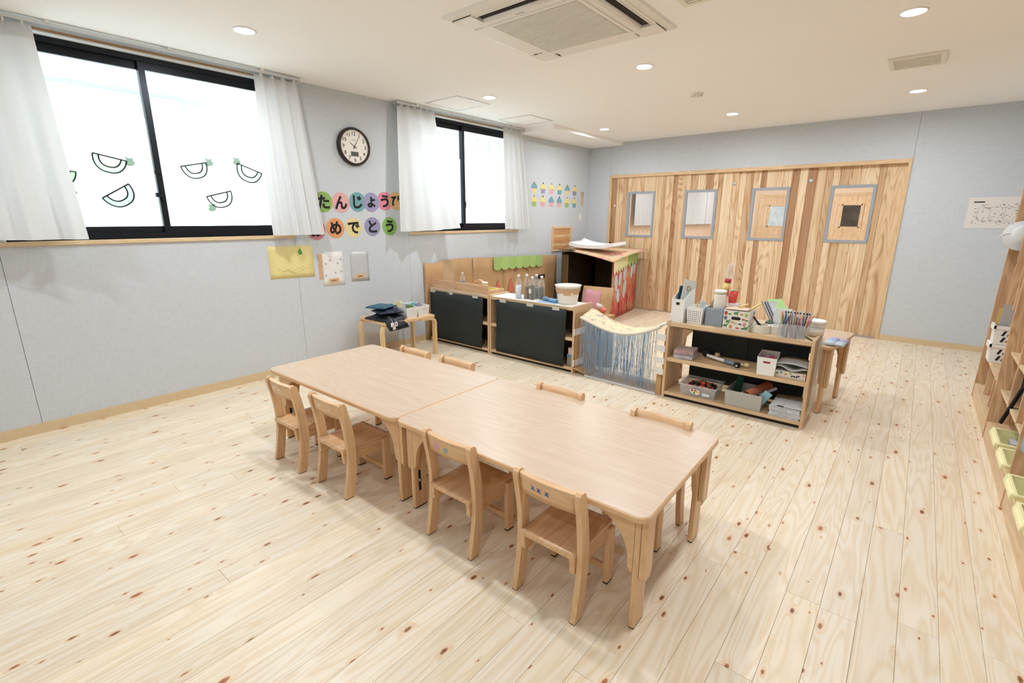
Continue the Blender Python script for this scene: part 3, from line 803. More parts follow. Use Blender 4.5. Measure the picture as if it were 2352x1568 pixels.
hand(305, 0.062, 0.0035, 0.031, 'hour_hand'); hand(31, 0.108, 0.0026, 0.0325, 'minute_hand'); hand(207, 0.03, 0.001, 0.034, 'second_hand')
MB().box(-0.043, 0.037, -0.085, -0.045, 0.0295, 0.031).xf(CM).build('digital_display', plain('lcd_grey', srgb(84,88,80), 0.3, 0.05, 30), ck)
MB().lathe([(0.006, 0.03), (0.006, 0.036)], 12, M=CM).build('hand_hub', M_ink, ck)
MB().box(-0.022, 0.02, 0.055, 0.06, 0.0294, 0.0298).xf(CM).build('maker_mark', M_greyplastic, ck)

DISC = [('た',2.44,1.522,(150,190,84),'green','た'),('ん',2.617,1.521,(243,176,172),'salmon pink','ん'),('じ',2.798,1.530,(116,178,184),'teal','じ'),
        ('ょ',2.953,1.532,(168,160,200),'lilac','ょ'),('う',3.115,1.546,(238,140,160),'pink','う'),('び',3.262,1.550,(240,186,104),'orange','び'),
        ('お',2.345,1.275,(226,132,148),'pink','お'),('め',2.54,1.288,(246,160,90),'orange','め'),('で',2.735,1.288,(240,220,140),'yellow','で'),
        ('と',2.95,1.297,(160,154,190),'lilac','と'),('う',3.158,1.297,(140,194,84),'green','う')]
ROWN = ['upper row', 'lower row']
for i, (ch, y, z, c, cn, _) in enumerate(DISC):
    rw = ROWN[0] if i < 6 else ROWN[1]
    lb = '%s paper disc with a black brush character in the greeting\'s %s' % (cn, rw)
    if cn == 'pink' and i == 6: lb = 'pink paper disc mostly hidden under the curtain hem in the lower greeting row'
    if i == 5: lb = 'orange paper disc half hidden by the curtain in the upper greeting row'
    r = thing('letter_disc', lb, 'paper disc', (0.0, y, z-0.09), group='greeting discs on the wall')
    zz = 0.0025 if i % 2 else 0.0012
    M = Matrix.Translation((0, 0, 0.09)) @ MW
    MB().prism(circ(0.092, 32), 'z', zz-0.0012, zz).xf(M).build('paper_disc', M_tint, r, color=srgb(*c))
    vs, fs = text_polys(ch, 0.135, 0.0055, M @ Matrix.Translation((0, 0, zz+0.0006)))
    MB().add(vs, fs).build('character', M_ink, r)

def paper(name, label, cat, y0, y1, z0, z1, mat, x=0.0, color=None, skew=0.0, group=None):
    r = thing(name, label, cat, (x, (y0+y1)/2, z0), group=group)
    w, h = (y1-y0)/2, z1-z0
    MB().sheet(lambda u, v: (0.0015+0.002*math.sin(u*3)*v*(1-v)*4, -w+2*w*u+skew*v, h*v-0.006*u*(1-v)+0.004*(1-u)), 6, 6, 0.0006).build('sheet', mat, r, color=color)
    return r
yp = paper('yellow_paper', 'large yellow drawing paper taped below the wide window', 'paper', 1.885, 2.29, 0.86, 1.14, M_tint, color=srgb(246,226,140))
MB().prism([(0.06,0.225),(0.075,0.20),(0.10,0.205),(0.095,0.235),(0.085,0.25),(0.082,0.27),(0.076,0.245)], 'x', 0.0045, 0.005).build('green_crayon_doodle', M_tint, yp, color=srgb(70,160,60))
mb = MB()
rr = random.Random(4)
for k in range(7):
    a = rr.uniform(-0.15, 0.1); z = rr.uniform(0.05, 0.11)
    mb.tube([(0.0042, a+0.04*j, z+0.02*math.sin(j*1.7+k)) for j in range(4)], 0.0006, 4)
mb.build('pencil_lines', M_tint, yp, color=srgb(214,196,110))
wp = paper('drawing_sheet', 'white drawing sheet with masking tape and an orange name strip', 'paper', 2.366, 2.592, 0.752, 1.07, M_tint, color=srgb(246,242,236))
MB().box(0.002, 0.0032, -0.145, -0.105, 0.07, 0.302).build('masking_tape', M_tint, wp, color=srgb(222,178,128))
MB().box(0.0052, 0.006, -0.055, 0.052, 0.025, 0.068).build('name_strip', M_tint, wp, color=srgb(238,186,128))
mb = MB()
for k, (a, z) in enumerate(((-0.03,0.24),(0.05,0.21),(0.08,0.13),(-0.08,0.10),(0.085,0.245),(-0.075,0.21),(0.02,0.12))):
    for j in range(5):
        an = j*2*PI/5+k
        mb.tube([(0.0052, a, z), (0.0054, a+0.012*math.cos(an), z+0.012*math.sin(an))], 0.0008, 4)
mb.build('pencil_flowers', M_tint, wp, color=srgb(120,110,104))
cs = paper('clear_sheet', 'clear plastic sheet with an orange name strip on the wall', 'plastic sheet', 2.667, 2.873, 0.768, 1.062, plain('clear_wall_sheet', srgb(196,197,194), 0.3, 0.02, 20))
MB().box(0.0042, 0.005, -0.065, 0.05, 0.03, 0.072).build('name_strip', M_tint, cs, color=srgb(238,190,134))
for par, a in ((wp, -0.02), (cs, -0.02)):
    mb = MB()
    for j in range(4): mb.box(0.0061, 0.0064, a+j*0.014-0.01, a+j*0.014-0.002, 0.042, 0.053)
    mb.build('ink_marks', M_ink, par)

CUP = [((122,176,188),(244,222,130)),((244,226,130),(168,160,196)),((244,226,130),(244,172,176)),((244,226,130),(116,182,186)),((122,176,188),(246,222,140)),((244,226,130),(160,152,190)),
       ((244,226,130),(158,200,96)),((244,226,130),(244,172,176)),((122,176,188),(244,172,176)),((122,176,188),(244,172,176)),((244,226,130),(160,200,96)),((244,226,130),(116,176,190))]
CN = ['first','second','third','fourth','fifth','sixth']
for i in range(12):
    y = 5.632 + (i % 6)*0.208; z = 1.795 if i < 6 else 1.615
    r = thing('cupcake_cutout', 'paper cupcake cutout, %s from the left in the %s row by the switch' % (CN[i % 6], 'upper' if i < 6 else 'lower'), 'paper cutout', (0.0, y, z-0.07), group='paper cupcakes on the wall')
    f, c = CUP[i]
    MB().prism([(-0.055, 0.066), (0.055, 0.066), (0.044, 0.0), (-0.044, 0.0)], 'x', 0.0005, 0.0015).build('cup', M_tint, r, color=srgb(*c))
    MB().prism([(0.07*math.cos(a*PI/14), 0.062+0.072*math.sin(a*PI/14)) for a in range(15)], 'x', 0.0016, 0.0028).build('frosting', M_tint, r, color=srgb(*f))
    MB().prism(circ(0.012, 10, 0, 0.140), 'x', 0.0028, 0.004).build('topping', M_tint, r, color=srgb(*((60,70,60) if i % 2 else (180,130,90))))
bc = thing('animal_cutout', 'tan paper animal cutout right of the paper cupcakes', 'paper cutout', (0.0, 6.905, 1.575))
MB().prism(circ(0.045, 18, 0, 0.165), 'x', 0.0015, 0.003).build('head', M_tint, bc, color=srgb(216,176,124))
for s in (-1, 1): MB().prism(circ(0.016, 10, s*0.034, 0.202), 'x', 0.001, 0.002).build('ear', M_tint, bc, color=srgb(206,160,110))
MB().prism([(-0.035,0.13),(0.035,0.13),(0.045,0.06),(0.03,0.0),(0.008,0.0),(0,0.03),(-0.02,0.0),(-0.04,0.01),(-0.04,0.06)], 'x', 0.0005, 0.0015).build('body', M_tint, bc, color=srgb(224,190,142))
sw = thing('light_switch', 'white wall switch plate near the room corner', 'switch', (0, 6.857, 1.345))
MB().box(0, 0.008, -0.033, 0.033, 0, 0.105, bev=0.002).build('switch_plate', M_offwhite, sw)
MB().box(0.008, 0.011, -0.018, 0.018, 0.03, 0.075).build('rocker', M_white, sw)
vt = thing('wall_vent', 'framed wooden slatted wall vent above the cardboard screen', 'vent', (0, 6.332, 0.895))
for a, b, c, d in ((-0.255,0.255,0,0.03),(-0.255,0.255,0.335,0.365),(-0.255,-0.225,0.03,0.335),(0.225,0.255,0.03,0.335)):
    MB().box(0, 0.02, a, b, c, d).build('vent_frame', M_trimwood, vt)
for k in range(7):
    t = (1, 0.95, 0.86) if k in (1, 4) else ((0.86, 0.68, 0.5) if k % 2 else (0.8, 0.6, 0.44))
    MB().box(0.002, 0.012, -0.224, 0.224, 0.033+k*0.0431, 0.033+k*0.0431+0.0415).build('slat', wood('vent_slat_wood', srgb(236,206,160), srgb(214,172,122), 'y', tint=True) if 'vent_slat_wood' not in MATS else MATS['vent_slat_wood'], vt, color=t)

# paper melon slices on the window film
def melon(y, z, s, rot, col, inner, label, x, leaf=None):
    r = thing('melon_cutout', label, 'paper cutout', (x, y, z), group='paper melon slices on the window')
    M = MW @ Matrix.Rotation(math.radians(rot), 4, 'Z')
    n = 16
    def half(rx, ry, oy=0): return [(rx*math.copysign(abs(math.cos(PI+PI*k/n))**0.8, math.cos(PI+PI*k/n)), oy+ry*math.sin(PI+PI*k/n)) for k in range(n+1)]
    MB().prism(half(s, s*1.12) + half(s*0.66, s*0.72)[::-1], 'z', 0.0, 0.0006).xf(M).build('rind', M_thin, r, color=srgb(*col))
    MB().prism(half(s*0.66, s*0.72, -0.0), 'z', 0.0, 0.0006).xf(M).build('flesh', M_thin, r, color=srgb(*inner))
    mb = MB()
    for rx, ry in ((s, s*1.12), (s*0.66, s*0.72)):
        P = half(rx, ry); 
        mb.tube([(p[0], p[1], 0.0016) for p in P], 0.0048*s/0.1, 6)
    mb.tube([(-s, 0, 0.0016), (s, 0, 0.0016)], 0.0048*s/0.1, 6)
    mb.xf(M).build('outline', M_ink, r)
    if leaf:
        MB().prism([(-0.03,-0.02),(-0.01,-0.032),(0.02,-0.028),(0.034,-0.005),(0.02,0.012),(0.03,0.028),(0.0,0.02),(-0.024,0.032),(-0.016,0.006)], 'z', 0.002, 0.0026).xf(Matrix.Translation((0, leaf[0], leaf[1])) @ MW).build('leaf_piece', M_thin, r, color=srgb(184,196,184))
XL, XRr = -0.1165, -0.0865
XL, XRr = -0.1176, -0.0876
melon(0.952, 1.784, 0.093, -12, (226,244,220), (242,250,236), 'green-rimmed paper melon slice with a leaf, upper one on the left pane', XL, (0.106, -0.02))
melon(0.948, 1.561, 0.096, 32, (222,244,228), (252,248,248), 'steeply tilted paper melon slice, lower one on the left pane', XL)
melon(0.668, 1.683, 0.088, -6, (214,244,204), (250,250,248), 'paper melon slice half hidden behind the leftmost curtain', XL, (0.04, -0.135))
melon(1.450, 1.773, 0.090, 13, (234,248,238), (255,255,255), 'white paper melon slice with a leaf, upper left on the right pane', XRr, (0.108, 0.025))
melon(1.862, 1.774, 0.098, -20, (232,249,232), (255,255,255), 'paper melon slice tilted right, nearest the right curtain', XRr, (-0.098, 0.05))
melon(1.599, 1.565, 0.094, 15, (238,250,242), (252,248,251), 'paper melon slice with purple crayon marks, lowest on the right pane', XRr, (-0.065, -0.105))

# ================================================================== TABLES
def table(label, cx, cy, rz, Lx, Wy, h, group):
    r = thing('low_table', label, 'table', (cx, cy, 0), rz, group)
    hx, hy = Lx/2, Wy/2
    t = 0.024
    # top with rounded corners and a softened edge
    prof = [(0.0, h-t), (0.004, h-t), (0.004, h-t)]
    mb = MB()
    o = rrect(Lx, Wy, 0.045, 6); i = rrect(Lx-0.008, Wy-0.008, 0.041, 6); n = len(o)
    mb.add([(x, y, h) for x, y in i], [list(range(n))])
    mb.build('tabletop', M_tabletop, r)
    mb = MB()
    vs = [(x, y, h-t) for x, y in i] + [(x, y, h-t+0.004) for x, y in o] + [(x, y, h-0.004) for x, y in o] + [(x, y, h-0.0002) for x, y in i]
    fs = [list(range(n))[::-1]]
    for k in range(3):
        for j in range(n): fs.append((k*n+j, k*n+(j+1) % n, (k+1)*n+(j+1) % n, (k+1)*n+j))
    mb.add(vs, fs).build('edge_band', M_beech_x, r)
    for sx in (-1, 1):
        for sy in (-1, 1):
            # leg board, wide in y, with an adjusting slot
            xo = sx*(hx-0.038); xi = sx*(hx-0.060)
            x0, x1 = min(xo, xi), max(xo, xi)
            yo = sy*(hy-0.052); yi = sy*(hy-0.132); y0, y1 = min(yo, yi), max(yo, yi); ym = (y0+y1)/2
            lg = MB()
            if sx > 0: lg.box(x0, x1, y0, y1, 0.004, h-t, bev=0.004)
            else:
                lg.box(x0, x1, y0, ym-0.009, 0.004, h-t, bev=0.004).box(x0, x1, ym+0.009, y1, 0.004, h-t, bev=0.004)
                lg.box(x0+0.001, x1-0.001, ym-0.010, ym+0.010, 0.006, 0.085).box(x0+0.001, x1-0.001, ym-0.010, ym+0.010, 0.20, h-t)
            leg = lg.build('leg', M_beech, r)
            if sx < 0: MB().box(x0+0.008, x1-0.008, ym-0.009, ym+0.009, 0.085, 0.20).build('slot', M_dark, leg)
            if sx < 0: MB().lathe([(0.0075, -0.012), (0.0075, 0.012)], 12, M=Matrix.Translation(((x0+x1)/2, ym, 0.142)) @ Matrix.Rotation(PI/2, 4, 'Y')).build('bolt', M_steel, leg)
            # outer bracket board on the end of the table
            bx0, bx1 = (xo+0.002, xo+0.022) if sx > 0 else (xo-0.022, xo-0.002)
            P = [(y0+0.004, h-t), (y1-0.012, h-t), (y1-0.012, 0.225), (y1-0.024, 0.20), (y0+0.016, 0.20), (y0+0.004, 0.215)] if sy < 0 else [(y1-0.004, h-t), (y0+0.012, h-t), (y0+0.012, 0.225), (y0+0.024, 0.20), (y1-0.016, 0.20), (y1-0.004, 0.215)]
            MB().prism(P, 'x', bx0, bx1).build('end_bracket', M_beech, r)
            # arched gusset running inwards along the long side
            gy0, gy1 = (y0+0.002, y0+0.022) if sy < 0 else (y1-0.022, y1-0.002)
            xa = xi
            P = [(xa, h-t), (xa - sx*0.16, h-t), (xa - sx*0.16, h-t-0.03)]
            P += [(xa - sx*(0.155-0.137*math.sin(k*PI/16)), h-t-0.035-0.16*(1-math.cos(k*PI/16))) for k in range(9)]
            P += [(xa - sx*0.018, 0.245), (xa - sx*0.010, 0.225), (xa, 0.225)]
            MB().prism(P, 'y', gy0, gy1).build('arched_bracket', M_beech_x, r)
            # arched gusset along the short side
            P = [(yi, h-t), (yi - sy*0.16, h-t), (yi - sy*0.16, h-t-0.03)]
            P += [(yi - sy*(0.155-0.13*math.sin(k*PI/16)), h-t-0.035-0.13*(1-math.cos(k*PI/16))) for k in range(9)] + [(yi, 0.24)]
            MB().prism(P, 'x', x0+0.001, x1-0.001).build('arched_bracket', M_beech_y, r)
            MB().box(x0+0.002, x1-0.002, y0+0.004, y1-0.004, 0, 0.004).build('foot_pad', M_dark, leg)
    for sx in (-1, 1):
        MB().box(min(sx*(hx-0.04), sx*(hx-0.062)), max(sx*(hx-0.04), sx*(hx-0.062)), -hy+0.29, hy-0.29, h-t-0.05, h-t).build('end_rail', M_beech_y, r)
    return r
TH = 0.01734
def tab_c(u, v):       # position measured along the pair of tables
    return (1.2701 + u*math.cos(TH) - v*math.sin(TH), 1.2363 + u*math.sin(TH) + v*math.cos(TH))
cx, cy = tab_c(1.2456/2, 0.7766/2); table('low beech table nearer the wall, seam end left', cx, cy, TH, 1.243, 0.7766, 0.4765, 'joined low beech tables')
bpy.data.objects['low_table']['label'] = 'low beech table of the joined pair, on the grey wall side'
cx, cy = tab_c(1.2456*1.5, 0.7766/2); table('low beech table of the joined pair, on the open floor side', cx, cy, TH, 1.243, 0.7766, 0.4765, 'joined low beech tables')
# separate table behind the open shelf
ang = math.atan2(4.57-3.905, 4.01-3.935) - PI/2
table('low beech table behind the open shelf near the sliding doors', 3.935-0.60+0.03, 3.925+0.325+0.06, ang, 1.2, 0.655, 0.52, None)

# ================================================================== CHAIRS
def make_chair():
    r = thing('child_chair', None, 'chair', (0, 0, 0), 0, 'small wooden chairs round the tables')
    ys = lambda z: 0.034*math.sin(PI*min(1, z/0.5))        # bow of the back legs
    zs = [0.004+0.486*k/12 for k in range(13)]
    back = [(ys(z), z) for z in zs]; front = [(ys(z)+0.048-0.008*z, z) for z in zs]
    top = [(front[-1][0]-0.004, 0.503), (front[-1][0]-0.016, 0.512), (back[-1][0]+0.014, 0.512), (back[-1][0]+0.003, 0.503)]
    P = back[::1]
    P = front + top + back[::-1]
    for s in (-1, 1):
        a, b = sorted((s*0.120, s*0.142))
        lg = MB().prism(P, 'x', a, b, sm=False).build('back_leg', M_beech, r)
        MB().box(a+0.001, b-0.001, 0.002, 0.046, 0, 0.004).build('foot_pad', M_dark, lg)
        a, b = sorted((s*0.112, s*0.134))
        lg = MB().box(a, b, 0.250, 0.296, 0.004, 0.243, bev=0.004).build('front_leg', M_beech, r)
        MB().box(a+0.001, b-0.001, 0.252, 0.294, 0, 0.004).build('foot_pad', M_dark, lg)
        a, b = sorted((s*0.098, s*0.118))
        MB().prism([(0.02, 0.243), (0.275, 0.243), (0.275, 0.185), (0.09, 0.185), (0.05, 0.175), (0.025, 0.185)], 'x', a, b).build('side_rail', M_beech_y, r)
    # curved top rail
    def rail_fn(u, v):
        x = -0.121+0.242*u; bow = 0.012*(1-(2*u-1)**2)
        return (x, 0.022-bow+ys(0.43+0.075*v)*0.8, 0.425+0.08*v)
    br = MB().sheet(rail_fn, 10, 3, 0.019).build('backrest', M_beech_x, r)
    # seat, slightly dished
    def seat_fn(u, v):
        d = 0.006*math.exp(-(((u-0.5)/0.3)**2+((v-0.55)/0.3)**2))
        return (-0.119+0.238*u, 0.018+0.282*v, 0.252-d)
    MB().sheet(lambda u, v: seat_fn(u, 1-v) if False else seat_fn(u, v), 12, 12, 0.016).build('seat', M_beech_y, r)
    MB().box(-0.113, 0.113, 0.262, 0.278, 0.05, 0.075, bev=0.002).build('stretcher', M_beech_x, r)
    return r, br
chair0, _ = make_chair()
def place_chair(x, y, flip, label, first=False, stickers=(), rz=0.0):
    c = chair0 if first else copy_tree(chair0)
    c.location = (x, y, 0); c.rotation_euler.z = (PI if flip else 0) + rz
    c['label'] = label; c['category'] = 'chair'
    return c
CH = [
 (1.676, 1.108, 0, 'small wooden chair leftmost on the near side, faint star sticker on its back'),
 (2.106, 1.132, 0, 'small wooden chair second from left on the near side of the tables'),
 (2.902, 1.218, 0, 'small wooden chair with pink and green stickers on its backrest'),
 (3.413, 1.213, 0, 'small wooden chair with three blue butterfly stickers, nearest the viewer'),
 (1.705, 2.075, 1, 'small wooden chair on the far side nearest the bench'),
 (2.108, 2.085, 1, 'small wooden chair second from the bench on the far side'),
 (2.915, 2.068, 1, 'small wooden chair on the far side in front of the blue string curtain'),
 (3.480, 2.062, 1, 'small wooden chair on the far side in front of the open shelf'),
]
PLACED = []
for k, (x, y, f, lb) in enumerate(CH): PLACED.append(place_chair(x, y, f, lb, first=(k == 0), rz=0.015 if k < 2 else 0.008))
def sticker(ch, cx, cz, poly, col):
    # lies on the rear face of the backrest
    y = 0.022-0.012*(1-(2*((cx+0.121)/0.242)-1)**2)+0.034*math.sin(PI*(cz/0.5))*0.8-0.0105
    MB().prism([(p[0]+cx, p[1]+cz) for p in poly], 'y', y-0.0008, y).build('sticker', M_tint, ch, color=srgb(*col))
star = [(0.013*(1 if k % 2 == 0 else 0.5)*math.cos(PI/2+k*PI/5), 0.013*(1 if k % 2 == 0 else 0.5)*math.sin(PI/2+k*PI/5)) for k in range(10)]
bfly = [(-0.010,0.012),(-0.002,0.003),(0.0,0.012),(0.003,0.003),(0.011,0.006),(0.004,-0.002),(0.012,-0.012),(0.001,-0.006),(-0.008,-0.010),(-0.003,0.0)]
oval = lambda a, b: circ(a, 14, ry=b)
sticker(PLACED[0], -0.06, 0.468, star, (244,230,212)); sticker(PLACED[0], 0.01, 0.466, oval(0.02, 0.007), (242,228,208))
sticker(PLACED[1], -0.045, 0.466, oval(0.010, 0.010), (240,224,204)); sticker(PLACED[1], 0.055, 0.465, oval(0.009, 0.007), (240,222,202))
sticker(PLACED[2], -0.055, 0.467, oval(0.017, 0.024), (232,168,176)); sticker(PLACED[2], 0.0, 0.462, oval(0.011, 0.018), (140,190,176))
for cx, cc in ((-0.055, (86,130,190)), (-0.028, (96,96,168)), (0.006, (70,120,186))): sticker(PLACED[3], cx, 0.466, bfly, cc)

# ================================================================== BENCH
bn = thing('bentwood_bench', 'small bentwood bench against the grey wall holding baskets', 'bench', (0.315, 2.96, 0), -0.07)
M_birch = wood('birch_bench', srgb(236,200,154), srgb(214,172,124), 'y', fine=70, rough=0.35, cathedral=0.4)
M_birch_z = wood('birch_bench_leg', srgb(236,206,160), srgb(216,178,130), 'z', fine=70, rough=0.35, cathedral=0.3)
mb = MB().prism(rrect(0.46, 0.60, 0.02, 4), 'z', 0.398, 0.422).build('seat_board', M_birch, bn)
for sx in (-1, 1):
    for sy in (-1, 1):
        # bent leg: up, round the knee, then along under the seat
        c = []
        t = 0.022
        out = [(0.318, 0.0), (0.318, 0.335)] + [(0.258+0.06*math.cos(k*PI/12), 0.337+0.06*math.sin(k*PI/12)) for k in range(1, 7)] + [(0.12, 0.397)]
        inn = [(0.12, 0.382), (0.258, 0.375)] + [(0.258+0.038*math.cos(k*PI/12), 0.337+0.038*math.sin(k*PI/12)) for k in range(5, -1, -1)] + [(0.296, 0.0)]
        P = [(sy*a, z) for a, z in out+inn]
        a, b = sorted((sx*0.170, sx*0.225))
        MB().prism(P, 'x', a, b).build('bent_leg', M_birch_z, bn)
# ================================================================== OPEN SHELVES
M_shelf = wood('shelf_board', srgb(224,196,158), srgb(204,170,130), 'x', fine=60, rough=0.45, cathedral=0.4)
M_shelf_z = wood('shelf_upright', srgb(222,192,154), srgb(198,162,122), 'z', fine=60, rough=0.45, cathedral=0.4)
def shelf(label, x0, x1, y0, d, h):
    r = thing('open_shelf', label, 'shelf', ((x0+x1)/2, y0+d/2, 0), group='low open wooden shelves')
    w = (x1-x0)/2; b = d/2
    for s in (-1, 1):
        a, c = sorted((s*w, s*(w-0.02)))
        MB().box(a, c, -b, b, 0, h+0.012, bev=0.0015).build('side_panel', M_shelf_z, r)
    for nm, z0, z1 in (('top_board', h-0.03, h), ('middle_board', 0.302, 0.332), ('bottom_board', 0.025, 0.05)):
        MB().box(-w+0.02, w-0.02, -b+0.004, b, z0, z1, bev=0.0012).build(nm, M_shelf, r)
    MB().box(-w+0.02, w-0.02, -b+0.02, -b+0.035, 0.0, 0.025).build('kick_board', M_dark, r)
    MB().box(-w+0.02, w-0.02, b-0.018, b, h-0.10, h-0.03).build('back_rail', M_shelf, r)
    return r
SH = 0.612
sh1 = shelf('low wooden shelf against the grey wall behind a black sheet', 0.050, 0.962, 3.62, 0.30, SH)
sh2 = shelf('low wooden shelf carrying plastic bottles and a bucket', 0.966, 2.000, 3.622, 0.30, SH)
M_shelfback = plain('dark_brown_backing', srgb(120,92,66), 0.8, 0.08, 10)
for s_, w_ in ((sh1, 0.436), (sh2, 0.497)): MB().box(-w_, w_, 0.140, 0.148, 0.05, SH-0.03).build('back_panel', M_shelfback, s_)
sh3 = shelf('low open wooden shelf full of craft supplies', 2.864, 3.856, 3.583, 0.305, SH)
M_blackboard = plain('black_sheet', srgb(40,46,44), 0.75, 0.10, 6, bump=0.05)
M_masktape = plain('grey_masking_tape', srgb(196,194,182), 0.7, 0.04, 30)
def black_sheet(label, x0, x1, z0, z1, y, tapes, slant=0.0):
    r = thing('black_sheet', label, 'board', ((x0+x1)/2, y, z0), group='black sheets hung on the shelves')
    w = (x1-x0)/2; h = z1-z0
    MB().sheet(lambda u, v: (-w+2*w*u-slant*(1-v)*(1 if u > 0.5 else 0.3), 0.004*math.sin(u*5+v*3), h*v), 8, 6, 0.004).build('sheet', M_blackboard, r)
    for t in tapes:
        MB().box(t-(x0+x1)/2-0.04, t-(x0+x1)/2+0.04, -0.0058, -0.0045, h-0.02, h+0.012).build('tape', M_masktape, r)
    return r
black_sheet('black sheet taped over the front of the shelf nearest the wall', 0.065, 0.885, 0.045, 0.590, 3.613, (0.12, 0.40, 0.78), 0.02)
black_sheet('black sheet taped over the front of the shelf with the bottles', 1.070, 1.912, 0.048, 0.588, 3.615, (1.16, 1.50, 1.80), 0.015)
r = thing('black_board', 'large black board standing behind the craft supply shelf', 'board', (3.38, 3.900, 0.0))
MB().box(-0.42, 0.004, 0, 0.006, 0.10, 0.60).build('board_leaf', M_blackboard, r)
MB().box(0.0, 0.41, 0.0062, 0.0122, 0.06, 0.60).build('board_leaf', M_blackboard, r)
for x in (-0.3, 0.3): MB().box(x-0.02, x+0.02, 0.0125, 0.026, 0.0, 0.30).build('foot', M_card, r)

def sheet_on(name, label, cat, x0, x1, y0, y1, z, col, rz=0, group=None, th=0.0015):
    r = MB().box(-(x1-x0)/2, (x1-x0)/2, -(y1-y0)/2, (y1-y0)/2, 0, th)
    return r.build(name, M_tint, loc=((x0+x1)/2, (y0+y1)/2, z), color=srgb(*col), label=label, cat=cat, group=group, rz=rz)
sheet_on('paper_liner', 'white paper lining the top of the shelf by the wall', 'paper', 0.06, 0.94, 3.626, 3.90, SH+0.0005, (238,234,226))
sheet_on('paper_liner', 'white paper lining under the bottles and bucket', 'paper', 0.99, 1.975, 3.628, 3.90, SH+0.0005, (238,234,228))
ZS = SH+0.0025
# wooden trays
M_tray = wood('tray_board', srgb(224,188,150), srgb(204,160,122), 'x', fine=50, rough=0.5, cathedral=0.5)
def tray(label, x0, x1, y0, y1, z, rz=0):
    r = thing('wooden_tray', label, 'tray', ((x0+x1)/2, (y0+y1)/2, z), rz, 'wooden trays on the shelf')
    w, d = (x1-x0)/2, (y1-y0)/2
    MB().box(-w, w, -d, d, 0, 0.012).build('tray_base', M_tray, r)
    MB().box(-w, w, -d-0.012, -d, 0.0, 0.098, bev=0.001).build('front_board', M_tray, r)
    MB().box(-w, w, d, d+0.012, 0.0, 0.045).build('back_board', M_tray, r)
    for s in (-1, 1):
        a, b = sorted((s*w, s*(w-0.012)))
        MB().box(a, b, -d, d, 0.012, 0.045).build('side_board', M_tray, r)
    for x in (-w+0.04, 0, w-0.04): MB().lathe([(0.004, 0), (0.004, 0.002)], 8, M=Matrix.Translation((x, -d-0.012, 0.02)) @ Matrix.Rotation(PI/2, 4, 'X')).build('screw', M_dark, r)
    return r
tray('wooden tray with a tall front, left one on the wall-side shelf', 0.082, 0.485, 3.652, 3.88, ZS)
tray('wooden tray holding a yellow frame, right one on the wall-side shelf', 0.512, 0.938, 3.652, 3.88, ZS)
# what lies in the trays
wa = thing('wooden_arch', 'small wooden arch block in the right tray', 'toy block', (0.62, 3.84, ZS+0.0125), 0.2)
P = [(0.075*math.cos(k*PI/12), 0.075*math.sin(k*PI/12)) for k in range(13)] + [(0.052*math.cos(k*PI/12), 0.052*math.sin(k*PI/12)) for k in range(12, -1, -1)]
MB().prism([(a, b+0.03) for a, b in P[:13]] + [(-0.075, 0), (-0.052, 0)] + [(a, b+0.03) for a, b in P[13:]] + [(0.052, 0), (0.075, 0)], 'y', -0.02, 0.02).build('arch', M_tray, wa)
lc = thing('lime_cup', 'lime green cup with a white lid in the right tray', 'cup', (0.745, 3.80, ZS+0.0125))
MB().lathe([(0.024, 0), (0.03, 0.075)], 18).build('cup_body', M_tintp, lc, color=srgb(190,208,70))
MB().lathe([(0.033, 0.075), (0.034, 0.088), (0.028, 0.092)], 18).build('lid', M_white, lc)
yf = thing('yellow_toy_tray', 'flat yellow frame lying in the right tray', 'toy', (0.82, 3.78, ZS+0.0125), 0.1)
for a, b, c, d in ((-0.09, 0.09, -0.07, -0.055), (-0.09, 0.09, 0.055, 0.07), (-0.09, -0.075, -0.055, 0.055), (0.075, 0.09, -0.055, 0.055)):
    MB().box(a, b, c, d, 0, 0.03, bev=0.002).build('frame_side', M_tintp, yf, color=srgb(244,222,90))
yw = thing('yellow_toy', 'small yellow toy at the left tray end by the wall', 'toy', (0.062, 3.78, ZS))
MB().lathe([(0.015, 0), (0.026, 0.02), (0.02, 0.055), (0.008, 0.06)], 14).build('toy_body', M_tintp, yw, color=srgb(240,216,110))

def bottle(label, x, y, z, h, r_, fill, fcol, cap=(244,244,242), tagc=None, group='drink bottles with contents', rot=None, name='plastic_bottle', seed=1):
    t = thing(name, label, 'bottle', (x, y, z), 0, group)
    MB().lathe([(r_*0.9, 0.0), (r_, 0.012), (r_, h*0.28), (r_*0.95, h*0.32), (r_, h*0.36), (r_, h*0.62), (r_*0.72, h*0.78), (r_*0.38, h*0.87), (r_*0.38, h*0.90)], 20, cap1=False).build('bottle_body', M_clear, t)
    MB().lathe([(r_*0.46, h*0.90), (r_*0.46, h*0.985), (r_*0.40, h)], 16).build('cap', M_tintp, t, color=srgb(*cap))
    if fill:
        f = plain('bottle_fill_%d' % seed, srgb(*fcol), 0.6, 0.45, 90)
        MB().lathe([(r_*0.86, 0.004), (r_*0.93, 0.014), (r_*0.93, h*fill)], 16).build('contents', f, t)
    if tagc: MB().box(-0.018, 0.012, -r_-0.0025, -r_-0.0005, h*0.28, h*0.48).build('label_patch', M_tint, t, color=srgb(*tagc))
    return t
bottle('bottle of milky white water, leftmost of the group', 1.285, 3.705, ZS, 0.232, 0.031, 0.55, (222,224,226), seed=1)
bottle('bottle half filled with amber bits, second from left', 1.362, 3.738, ZS, 0.240, 0.031, 0.52, (150,112,62), seed=2)
bottle('bottle of dark green bits with a white label, front right', 1.440, 3.725, ZS, 0.222, 0.030, 0.62, (92,82,52), tagc=(232,234,232), seed=3)
